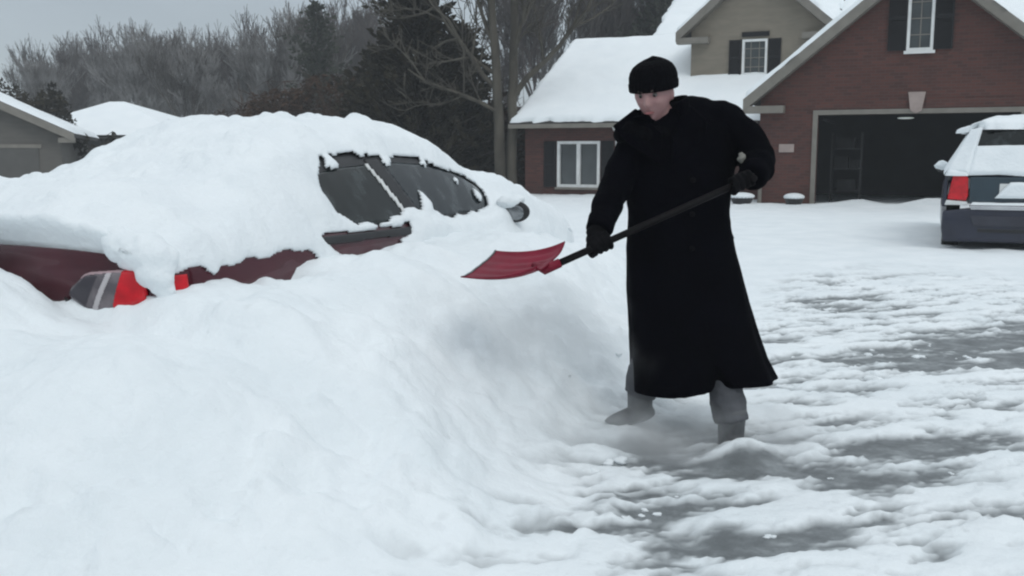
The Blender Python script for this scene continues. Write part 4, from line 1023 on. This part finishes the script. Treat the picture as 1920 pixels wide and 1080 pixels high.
# ------------------------------------------------------------------ person
person = thing('person', 'person in a long black coat and black knit cap shovelling snow', 'person', (PX, PY, 0))
def rotm(rx, ry, rz): return np.array(Matrix.Rotation(rz, 3, 'Z') @ Matrix.Rotation(ry, 3, 'Y') @ Matrix.Rotation(rx, 3, 'X'))
HEADC = np.array([-.228, -.10, 1.645]); HR = rotm(R(17), R(-3), R(-26))
def head_fn(V):
    x, y, z = V[:, 0].copy(), V[:, 1].copy(), V[:, 2].copy()
    W = V * np.array([.077, .098, .118])
    jaw = np.clip(-z, 0, 1); fr = np.clip(-y, 0, 1)
    W[:, 0] *= 1 - .30 * jaw ** 1.6; W[:, 1] *= 1 - .12 * jaw
    W[:, 1] += np.where(y > 0, -.035 * jaw ** 1.2, 0)
    X, Z = W[:, 0], W[:, 2]; F = fr > .2
    g = lambda cx, cz, sx, sz: np.exp(-(((X - cx) / sx) ** 2 + ((Z - cz) / sz) ** 2)) * F
    W[:, 1] -= .024 * g(0, -.026, .012, .018) + .013 * g(0, -.004, .009, .02)       # nose
    W[:, 1] -= .007 * g(0, .036, .05, .012)                                          # brow
    W[:, 1] += .013 * g(.031, .014, .016, .011) + .013 * g(-.031, .014, .016, .011)  # sockets
    W[:, 1] -= .007 * g(.042, -.02, .02, .018) + .007 * g(-.042, -.02, .02, .018)    # cheeks
    W[:, 1] -= .008 * g(0, -.056, .022, .006) + .008 * g(0, -.068, .02, .006)        # lips
    W[:, 1] += .006 * g(0, -.062, .024, .0025) + .005 * g(0, -.078, .02, .006)
    W[:, 1] -= .012 * g(0, -.096, .02, .014)                                         # chin
    return W
bd = MB()
bd.ball(HEADC, 1, 120, 90, rot=HR, fn=head_fn)
for sg in (-1, 1):   # ears
    e = HR @ np.array([sg * .078, .012, -.005]) + HEADC; bd.ball(e, (.012, .02, .032), 12, 10, rot=HR)
bd.tube([(-.13, .0, 1.44), (-.16, -.02, 1.52), (-.21, -.07, 1.59)], [.07, .058, .056], 20)
def ell(z, cx, cy, rx, ry, m=48, p=2.3):
    q = np.linspace(0, 2 * math.pi, m, endpoint=False); c, s = np.cos(q), np.sin(q)
    return np.stack([cx + rx * np.sign(c) * np.abs(c) ** (2 / p), cy + ry * np.sign(s) * np.abs(s) ** (2 / p), np.full(m, z)], -1)
bd.rings([ell(.86, -.07, 0, .15, .11), ell(.95, -.08, 0, .165, .115), ell(1.1, -.09, -.01, .15, .10), ell(1.3, -.09, 0, .17, .115), ell(1.42, -.09, .01, .19, .11), ell(1.50, -.1, .01, .15, .08), ell(1.54, -.13, 0, .07, .06)])
SHr, ELr, WRr = np.array([.10, .03, 1.53]), np.array([.258, -.075, 1.345]), np.array([.185, -.235, 1.288])
SHl, ELl, WRl = np.array([-.295, -.02, 1.395]), np.array([-.405, -.13, 1.215]), np.array([-.478, -.335, 1.075])
HDr = np.array([.150, -.29, 1.278]); HDl = np.array([-.490, -.375, 1.022])
for s_, e_, w_, h_ in ((SHr, ELr, WRr, HDr), (SHl, ELl, WRl, HDl)):
    bd.tube([s_, (s_ + e_) / 2, e_], [.058, .052, .044], 16); bd.ball(e_, .043, 14, 10); bd.tube([e_, (e_ + w_) / 2, w_, w_ + (h_ - w_) * .15], [.044, .042, .030, .026], 16)
FTr, FTl = np.array([.155, -.15, .035]), np.array([-.235, .07, .115])
HPr, HPl = np.array([.03, .0, .88]), np.array([-.16, .0, .88])
KNr, KNl = np.array([.10, -.05, .50]), np.array([-.175, .03, .55])
for h_, k_, f_ in ((HPr, KNr, FTr), (HPl, KNl, FTl)):
    an = f_ + np.array([0, .02, .07]); bd.tube([h_, (h_ + k_) / 2, k_], [.085, .075, .056], 18); bd.ball(k_, .055, 14, 10); bd.tube([k_, k_ * .6 + an * .4, an], [.055, .052, .036], 18)
    bd.ball(f_ + np.array([0, .0, .04]), (.035, .05, .03), 14, 10)
def skin_mat():
    m = pmat('skin', (.36, .215, .205), .6, (.29, .155, .155), 14, 5, .15, 60, sss=.12)
    return m
body = remeshed(bd, 'body', skin_mat(), person, .0055, 1)
# eyes, brows
for sg in (-1, 1):
    e = HR @ np.array([sg * .031, -.078, .013]) + HEADC
    eo = MB(); eo.ball(e, .0115, 14, 10); ey = eo.build('eye', pmat('eye_white', (.13, .115, .11), .3), person, smooth=True)
    io = MB(); io.ball(e + HR @ np.array([sg * .000, -.0075, -.002]), (.0068, .0055, .0068), 10, 8); io.build('iris', pmat('iris', (.02, .016, .014), .2), ey, smooth=True)
    bo = MB(); bo.tube([HR @ np.array(p) + HEADC for p in ((sg * .012, -.103, .031), (sg * .03, -.0995, .036), (sg * .048, -.086, .032))], [.004, .005, .003], 6); bo.build('eyebrow', pmat('brow_hair', (.06, .045, .04), .9), person, smooth=True)
lo = MB(); lo.tube([HR @ np.array(p) + HEADC for p in ((-.022, -.088, -.062), (-.01, -.0985, -.0605), (.0, -.1000, -.062), (.01, -.0985, -.0605), (.022, -.088, -.062))], [.002, .0045, .005, .0045, .002], 8); lo.build('lips', pmat('lip', (.34, .12, .12), .5), person, smooth=True)

# coat: torso, skirt and sleeves as one cloth surface
ct = MB()
RG = [(1.585, -.155, -.015, .085, .075), (1.56, -.135, -.005, .15, .10), (1.535, -.12, .0, .20, .115), (1.49, -.105, .01, .245, .132), (1.42, -.095, .01, .265, .148), (1.30, -.09, .0, .25, .155), (1.18, -.09, -.01, .232, .152),
      (1.10, -.088, -.01, .228, .152), (.95, -.075, .0, .25, .165), (.75, -.042, .01, .275, .19), (.55, .0, .02, .298, .215), (.42, .03, .028, .318, .228), (.335, .055, .03, .340, .235)]
RG = RG[::-1]
zs_ = np.array([r[0] for r in RG]); zi = np.concatenate([np.linspace(zs_[0], 1.1, 40), np.linspace(1.12, zs_[-1], 24)])
rings = []
for z in zi:
    cx, cy, rx, ry = [np.interp(z, zs_, [r[k] for r in RG]) for k in (1, 2, 3, 4)]
    m = 144; q = np.linspace(0, 2 * math.pi, m, endpoint=False); c, s = np.cos(q), np.sin(q)
    low = np.clip((1.05 - z) / .72, 0, 1)
    fold = 1 + .030 * low ** 1.3 * (np.sin(q * 7 + .8 + .5 * low) + .6 * np.sin(q * 11 + 2.1))
    # front opening: a narrow vertical groove that widens at the hem
    qa = 4.80
    dq = np.abs((q - qa + math.pi) % (2 * math.pi) - math.pi)
    fold = fold - (.012 + .40 * np.clip((.45 - z) / .12, 0, 1)) * np.exp(-(dq / (.030 + .055 * np.clip((.44 - z) / .11, 0, 1))) ** 2)
    x = cx + rx * fold * np.sign(c) * np.abs(c) ** (2 / 2.35); y = cy + ry * fold * np.sign(s) * np.abs(s) ** (2 / 2.35)
    zz = np.full(m, z)
    hem = np.clip((.50 - z) / .165, 0, 1)
    zz = zz - hem * (.05 * np.clip((.12 - x) / .25, 0, 1) - .0 * x)
    rings.append(np.stack([x, y, zz], -1))
ct.rings(rings)
# shoulders and sleeves
def sleeve(pts, rad):
    P = np.array(pts); tt = np.linspace(0, len(P) - 1, 22)
    # smooth polyline
    Q = np.stack([np.interp(tt, range(len(P)), P[:, k]) for k in range(3)], -1)
    for _ in range(3): Q[1:-1] = (Q[:-2] + 2 * Q[1:-1] + Q[2:]) / 4
    rr = np.interp(tt, range(len(P)), rad) * (1 + .05 * np.sin(tt * 7.0))
    ct.tube(Q, rr, 24)
sleeve([(-.06, .02, 1.55), SHr, (.20, -.02, 1.455), ELr, (ELr + WRr) / 2, WRr + (WRr - ELr) * .1], [.06, .093, .09, .080, .073, .06])
sleeve([(-.2, .0, 1.47), SHl, (-.355, -.05, 1.30), ELl, (ELl + WRl) / 2, WRl + (WRl - ELl) * .1], [.06, .092, .079, .070, .064, .056])
ct.ball((.085, .04, 1.515), (.145, .12, .115), 20, 14); ct.ball((-.02, .05, 1.54), (.16, .11, .105), 20, 14); ct.ball((-.27, -.005, 1.41), (.11, .1, .1), 20, 14)
def coat_disp(co):
    x, y, z = co.T
    arm = (np.abs(x + .09) > .24) & (z > 1.02)
    d = fbm(x * 9, y * 9, z * 5, seed=44, octs=3) * .006
    d += np.where(z > 1.0, fbm(x * 20, y * 20, z * 24, seed=45, octs=2) * .004, 0)
    return d
coat = remeshed(ct, 'coat', M_coat, person, .0085, 5, coat_disp)
# turned up collar
def collar():
    n = 40; q = np.linspace(R(-62), R(242), n)            # open at the front
    rows = []
    for v in np.linspace(0, 1, 10):
        fl = 1 + .16 * v
        cx, cy = -.165 - .035 * v, -.03 - .02 * v
        x = cx + (.108 + .0 * v) * fl * np.cos(q); y = cy + .098 * fl * np.sin(q)
        hgt = .060 + .020 * np.sin(q) + .022 * np.cos(q)
        z = 1.535 + .025 * np.cos(q) + v * hgt
        rows.append(np.stack([x, y, z], -1))
    P = np.array(rows); o = grid_obj('collar', P, M_coat, person)
    md = o.modifiers.new('s', 'SOLIDIFY'); md.thickness = .016; md.offset = 0; md2 = o.modifiers.new('ss', 'SUBSURF'); md2.levels = 1; md2.render_levels = 1
collar()
# lapels: two folded wedges on the chest
for sg, pts in ((-1, [(-.30, -.075, 1.585), (-.405, -.10, 1.505), (-.355, -.15, 1.44), (-.20, -.165, 1.33), (-.19, -.15, 1.47)]), (1, [(-.06, -.075, 1.60), (.015, -.10, 1.53), (.0, -.145, 1.46), (-.15, -.168, 1.33), (-.15, -.15, 1.46)])):
    mb = MB(); mb.prism(pts, (0, .022, .0)); mb.build('lapel', M_coat, person, bevel=.008)
# scarf bulk at the throat
mb = MB(); mb.ball((-.335, -.06, 1.485), (.068, .07, .050), 18, 12, rot=rotm(0, R(-40), 0)); mb.ball((-.20, -.06, 1.475), (.10, .075, .042), 18, 12); mb.ball((-.27, -.07, 1.463), (.08, .07, .05), 18, 12)
remeshed(mb, 'scarf', M_knit, person, .008, 4, lambda co: fbm(co[:, 0] * 30, co[:, 1] * 30, co[:, 2] * 30, 3, 3) * .006)
# buttons
for i, z in enumerate((1.27, 1.12, .97)):
    mb = MB(); mb.ball((-.055, -.163 - .012 * (z < 1), z), (.012, .006, .012), 12, 8); mb.build('button', M_glove, person, smooth=True)
mb = MB(); mb.ball((.152, -.165, 1.368), 1, 14, 10, fn=lambda V: V * np.array([.015, .010, .020]) * (1 + .6 * vnoise(V[:, 0] * 2.2, V[:, 1] * 2.2, V[:, 2] * 2.2, 8))[:, None]); mb.build('sleeve_snow', pmat('stuck_snow', (.24, .235, .21), .8), person, smooth=True)
# knit cap with a turned cuff and ribs
def cap():
    rows = []; nq = 96; q = np.linspace(0, 2 * math.pi, nq, endpoint=False)
    prof = [(.030, .090, .108), (.026, .097, .115), (.034, .1005, .119), (.062, .102, .120), (.068, .0985, .1165), (.09, .0985, .1155), (.112, .0925, .109), (.134, .080, .094), (.149, .062, .073), (.159, .041, .048), (.164, .018, .021), (.165, .006, .007)]
    pz = np.linspace(0, len(prof) - 1, 40); pr = np.array(prof)
    for t_ in pz:
        h, rx, ry = [np.interp(t_, range(len(prof)), pr[:, k]) for k in range(3)]
        rib = 1 + .016 * np.sin(q * 30) * np.clip(rx / .08, 0, 1)
        P = np.stack([1.06 * rx * rib * np.cos(q), .006 + 1.03 * ry * rib * np.sin(q), np.full(nq, h + .004) - .012 * np.sin(q) * -1], -1)
        rows.append((P * np.array([1, 1, .97]) + np.array([0, .004, -.012])) @ rotm(R(-11), 0, 0).T @ HR.T + HEADC)
    mb = MB(); mb.rings(rows); o = mb.build('knit_cap', M_knit, person, smooth=True)
cap()
# gloves: palm, four bent fingers and a thumb closed round the shaft
SA, SB = np.array([.165, -.285, 1.281]), np.array([-.668, -.42, .925])
U = (SB - SA) / np.linalg.norm(SB - SA)
def glove(c, wrist, name):
    mb = MB(); c = np.array(c)
    pd = wrist - c; pd -= pd.dot(U) * U; pd /= np.linalg.norm(pd)     # from shaft towards the wrist
    side_ = np.cross(U, pd)
    rs = .0155; fr_ = .0125
    pc = c + pd * .034
    fr = np.stack([U, side_, pd], 1)
    mb.ball(pc - side_ * .004, (.050, .026, .042), 20, 14, rot=fr)
    mb.tube([pc, pc + pd * .03, wrist], [.036, .036, .042], 18)
    for k, (o_, ln) in enumerate(((-.036, .9), (-.012, 1.0), (.012, .96), (.036, .8))):
        pts = []
        for an in np.linspace(R(60), R(60 + 250 * ln), 12):
            pts.append(c + U * o_ + (math.cos(an) * pd - math.sin(an) * side_) * (rs + fr_ * .9) )
        pts = [pc + U * o_ * .95 - side_ * .022] + pts
        mb.tube(pts, np.linspace(fr_ * 1.08, fr_ * .82, len(pts)), 12); mb.ball(pts[-1], fr_ * .82, 10, 8)
    pts = [pc + U * .035 + side_ * .012]
    for an in np.linspace(R(-60), R(-175), 7): pts.append(c + U * (.05) + (math.cos(an) * pd - math.sin(an) * side_) * (rs + fr_))
    mb.tube(pts, np.linspace(.016, .011, len(pts)), 12); mb.ball(pts[-1], .011, 10, 8)
    return remeshed(mb, name, M_glove, person, .0036, 2)
def on_shaft(x): t_ = (x - SA[0]) / (SB[0] - SA[0]); return SA + (SB - SA) * t_
glove(on_shaft(-.478), WRl, 'glove'); glove(on_shaft(.130), WRr, 'glove')
# trousers and boots
for h_, k_, f_ in ((HPr, KNr, FTr), (HPl, KNl, FTl)):
    mb = MB(); an = f_ + np.array([0, .02, .13])
    P = [h_, (h_ + k_) / 2, k_, k_ * .65 + an * .35, k_ * .3 + an * .7, an]
    mb.tube(P, [.10, .090, .076, .078, .082, .082], 20); mb.ball(k_, .073, 14, 10)
    remeshed(mb, 'trouser_leg', M_trouser, person, .012, 3, lambda co: fbm(co[:, 0] * 14, co[:, 1] * 14, co[:, 2] * 22, 12, 3) * .010)
for f_, yaw in ((FTr, R(6)), (FTl, R(-58))):
    rot = rotm(0, 0, yaw); mb = MB()
    sole = lambda V: V * np.array([.052, .145, .055])
    mb.ball(f_ + rot @ np.array([0, -.06, .03]), 1, 20, 14, rot=rot, fn=lambda V: np.stack([V[:, 0] * (.054 - .008 * V[:, 1]), V[:, 1] * .15, np.where(V[:, 2] < 0, V[:, 2] * .035, V[:, 2] * (.045 + .03 * V[:, 1]))], -1))
    mb.tube([f_ + np.array([0, .02, .02]), f_ + np.array([0, .02, .12]), f_ + np.array([0, .02, .20])], [.058, .062, .068], 20)
    remeshed(mb, 'boot', M_boot, person, .009, 3)

# ------------------------------------------------------------------ snow shovel
shov = thing('snow_shovel', 'maroon snow shovel with black shaft held in both gloved hands', 'shovel', (PX, PY, 0))
mb = MB(); mb.tube([SA - U * .02, (SA + SB) / 2, SB + U * .04], [.0145, .0145, .0155], 14); mb.build('shaft', M_shaft, shov, smooth=True)
gd = np.cross(U, np.array([0, 0, 1.0])); gd /= np.linalg.norm(gd)
mb = MB(); mb.tube([SA - gd * .045, SA, SA + gd * .045], .014, 12); mb.build('grip', M_shaft, shov, smooth=True)
ef = np.array([-.30, .12, .035]); ef /= np.linalg.norm(ef); ew = np.array([.07, .40, .10]); ew -= ew.dot(ef) * ef; ew /= np.linalg.norm(ew); eu = np.cross(ew, ef); eu = eu if eu[2] > 0 else -eu
def blade_pts(s, w):
    s, w = np.meshgrid(s, w, indexing='ij')
    h = .075 * (1 - s) ** 2.4 + .036 * np.abs(w) ** 5 * (1 - .6 * s) - .007 * np.cos(w * 14) * np.clip(1.1 - s, 0, 1) * sstep(.02, .2, s) 
    half = .168 + .008 * s
    return SB[None, None] + ef * (s * .335 + .02)[..., None] + ew * (w * half)[..., None] + eu * (h - .064)[..., None]
o = grid_obj('blade', blade_pts(np.linspace(0, 1, 30), np.linspace(-1, 1, 50)), M_shovel, shov); md = o.modifiers.new('s', 'SOLIDIFY'); md.thickness = .005; md.offset = 0
o = grid_obj('wear_strip', blade_pts(np.linspace(.97, 1.08, 5), np.linspace(-1.0, 1.0, 30)) + eu * .004, M_steel, shov); md = o.modifiers.new('s', 'SOLIDIFY'); md.thickness = .003; md.offset = 0
mb = MB(); mb.tube([SB - U * .02, SB + U * .05, SB + ef * .10 - eu * .015], [.02, .022, .012], 12); mb.build('socket', M_shovel, shov, smooth=True)

# powder snow knocked up round the boots
def powder(cen, rad, dens, seed):
    mb = MB(); mb.ball(cen, rad, 24, 16); o = mb.build('snow_spray', None)
    m = bpy.data.materials.new('snow_powder'); m.use_nodes = True; nt = m.node_tree; N = nt.nodes; L = nt.links
    N.remove(N['Principled BSDF']); out = N['Material Output']
    v = N.new('ShaderNodeVolumePrincipled'); v.inputs['Color'].default_value = (.90, .92, .93, 1); v.inputs['Anisotropy'].default_value = .1
    tc = N.new('ShaderNodeTexCoord'); n = N.new('ShaderNodeTexNoise'); n.inputs['Scale'].default_value = 3.6; n.inputs['Detail'].default_value = 3
    ofs = N.new('ShaderNodeVectorMath'); ofs.operation = 'ADD'; ofs.inputs[1].default_value = (seed, 0, 0)
    L.new(tc.outputs['Object'], ofs.inputs[0]); L.new(ofs.outputs[0], n.inputs['Vector'])
    mr = N.new('ShaderNodeMapRange'); mr.inputs['From Min'].default_value = .40; mr.inputs['From Max'].default_value = .75; mr.inputs['To Max'].default_value = dens
    L.new(n.outputs['Fac'], mr.inputs['Value'])
    # thins out towards the rim of the cloud
    sub = N.new('ShaderNodeVectorMath'); sub.operation = 'SUBTRACT'; sub.inputs[1].default_value = cen; L.new(tc.outputs['Object'], sub.inputs[0])
    dv = N.new('ShaderNodeVectorMath'); dv.operation = 'DIVIDE'; dv.inputs[1].default_value = rad; L.new(sub.outputs[0], dv.inputs[0])
    ln = N.new('ShaderNodeVectorMath'); ln.operation = 'LENGTH'; L.new(dv.outputs[0], ln.inputs[0])
    m2 = N.new('ShaderNodeMapRange'); m2.inputs['From Min'].default_value = .95; m2.inputs['From Max'].default_value = .3; L.new(ln.outputs['Value'], m2.inputs['Value'])
    mu = N.new('ShaderNodeMath'); mu.operation = 'MULTIPLY'; L.new(mr.outputs['Result'], mu.inputs[0]); L.new(m2.outputs['Result'], mu.inputs[1]); L.new(mu.outputs[0], v.inputs['Density'])
    L.new(v.outputs['Volume'], out.inputs['Volume'])
    o.data.materials.append(m); kind(o, 'stuff')
powder((PX - .12, PY - .16, .10), (.78, .38, .22), 9.5, 0)
powder((PX - .72, PY - .10, .50), (.62, .36, .36), 3.2, 4)

# ------------------------------------------------------------------ air
def haze():
    mb = MB(); mb.box(-300, 300, -40, 560, -2.5, 34); o = mb.build('haze', None)
    m = bpy.data.materials.new('haze_air'); m.use_nodes = True; nt = m.node_tree; N = nt.nodes; L = nt.links
    N.remove(N['Principled BSDF']); v = N.new('ShaderNodeVolumePrincipled'); v.inputs['Color'].default_value = (.9, .93, .96, 1); v.inputs['Density'].default_value = .0012
    L.new(v.outputs['Volume'], N['Material Output'].inputs['Volume']); o.data.materials.append(m); kind(o, 'stuff')
haze()

# ------------------------------------------------------------------ sky and light
EL, AZ = R(48), R(150)
w = bpy.data.worlds.new('World'); scene.world = w; w.use_nodes = True
nt = w.node_tree; N = nt.nodes; L = nt.links; bg = N['Background']; bg.inputs['Strength'].default_value = 0.1
sk = N.new('ShaderNodeTexSky'); sk.sky_type = 'NISHITA'; sk.sun_disc = False; sk.sun_elevation = EL; sk.sun_rotation = AZ
tc = N.new('ShaderNodeTexCoord'); sp = N.new('ShaderNodeSeparateXYZ'); L.new(tc.outputs['Generated'], sp.inputs[0])
mr = N.new('ShaderNodeMapRange'); mr.inputs['From Min'].default_value = 0.0; mr.inputs['From Max'].default_value = 1.0; L.new(sp.outputs['Z'], mr.inputs['Value'])
nz = N.new('ShaderNodeTexNoise'); nz.inputs['Scale'].default_value = 3.0; nz.inputs['Detail'].default_value = 5
mp = N.new('ShaderNodeMapping'); mp.inputs['Scale'].default_value = (1, 1, 3.5); L.new(tc.outputs['Generated'], mp.inputs['Vector']); L.new(mp.outputs['Vector'], nz.inputs['Vector'])
ad = N.new('ShaderNodeMath'); ad.operation = 'MULTIPLY_ADD'; ad.inputs[1].default_value = .34; L.new(nz.outputs['Fac'], ad.inputs[0]); L.new(mr.outputs['Result'], ad.inputs[2])
rp = N.new('ShaderNodeValToRGB'); cr_ = rp.color_ramp
cr_.elements[0].position = .13; cr_.elements[0].color = (2.45, 2.8, 3.1, 1)
cr_.elements[1].position = .9; cr_.elements[1].color = (9.0, 9.7, 10.2, 1)
e = cr_.elements.new(.38); e.color = (4.0, 4.5, 4.85, 1)
L.new(ad.outputs[0], rp.inputs['Fac'])
mx = N.new('ShaderNodeMix'); mx.data_type = 'RGBA'; mx.inputs['Factor'].default_value = .85
L.new(sk.outputs['Color'], mx.inputs['A']); L.new(rp.outputs['Color'], mx.inputs['B']); L.new(mx.outputs['Result'], bg.inputs['Color'])
sl = bpy.data.lights.new('sun', 'SUN'); sl.energy = .6; sl.angle = R(25); sl.color = (1, .97, .93)
so = bpy.data.objects.new('sun', sl); COL.objects.link(so)
dirv = Vector((math.sin(AZ) * math.cos(EL), math.cos(AZ) * math.cos(EL), math.sin(EL)))
so.rotation_euler = dirv.to_track_quat('Z', 'Y').to_euler(); so.location = (0, 0, 30)

# ------------------------------------------------------------------ camera
cam = bpy.data.cameras.new('camera'); co = bpy.data.objects.new('camera', cam); COL.objects.link(co); scene.camera = co
cam.sensor_width = 36; cam.lens = 1800 / 1920 * 36; cam.clip_end = 3000; cam.clip_start = .05
co.location = (0, 0, 1.38); co.rotation_euler = (math.pi / 2 - math.atan(250 / 1800), 0, 0)
scene.view_settings.view_transform = 'Standard'; scene.view_settings.look = 'None'; scene.view_settings.exposure = 0.10; scene.view_settings.gamma = 1
scene.cycles.use_denoising = True
scene.cycles.filter_width = 2.2
scene.cycles.max_bounces = 6; scene.cycles.volume_bounces = 1; scene.cycles.transparent_max_bounces = 8
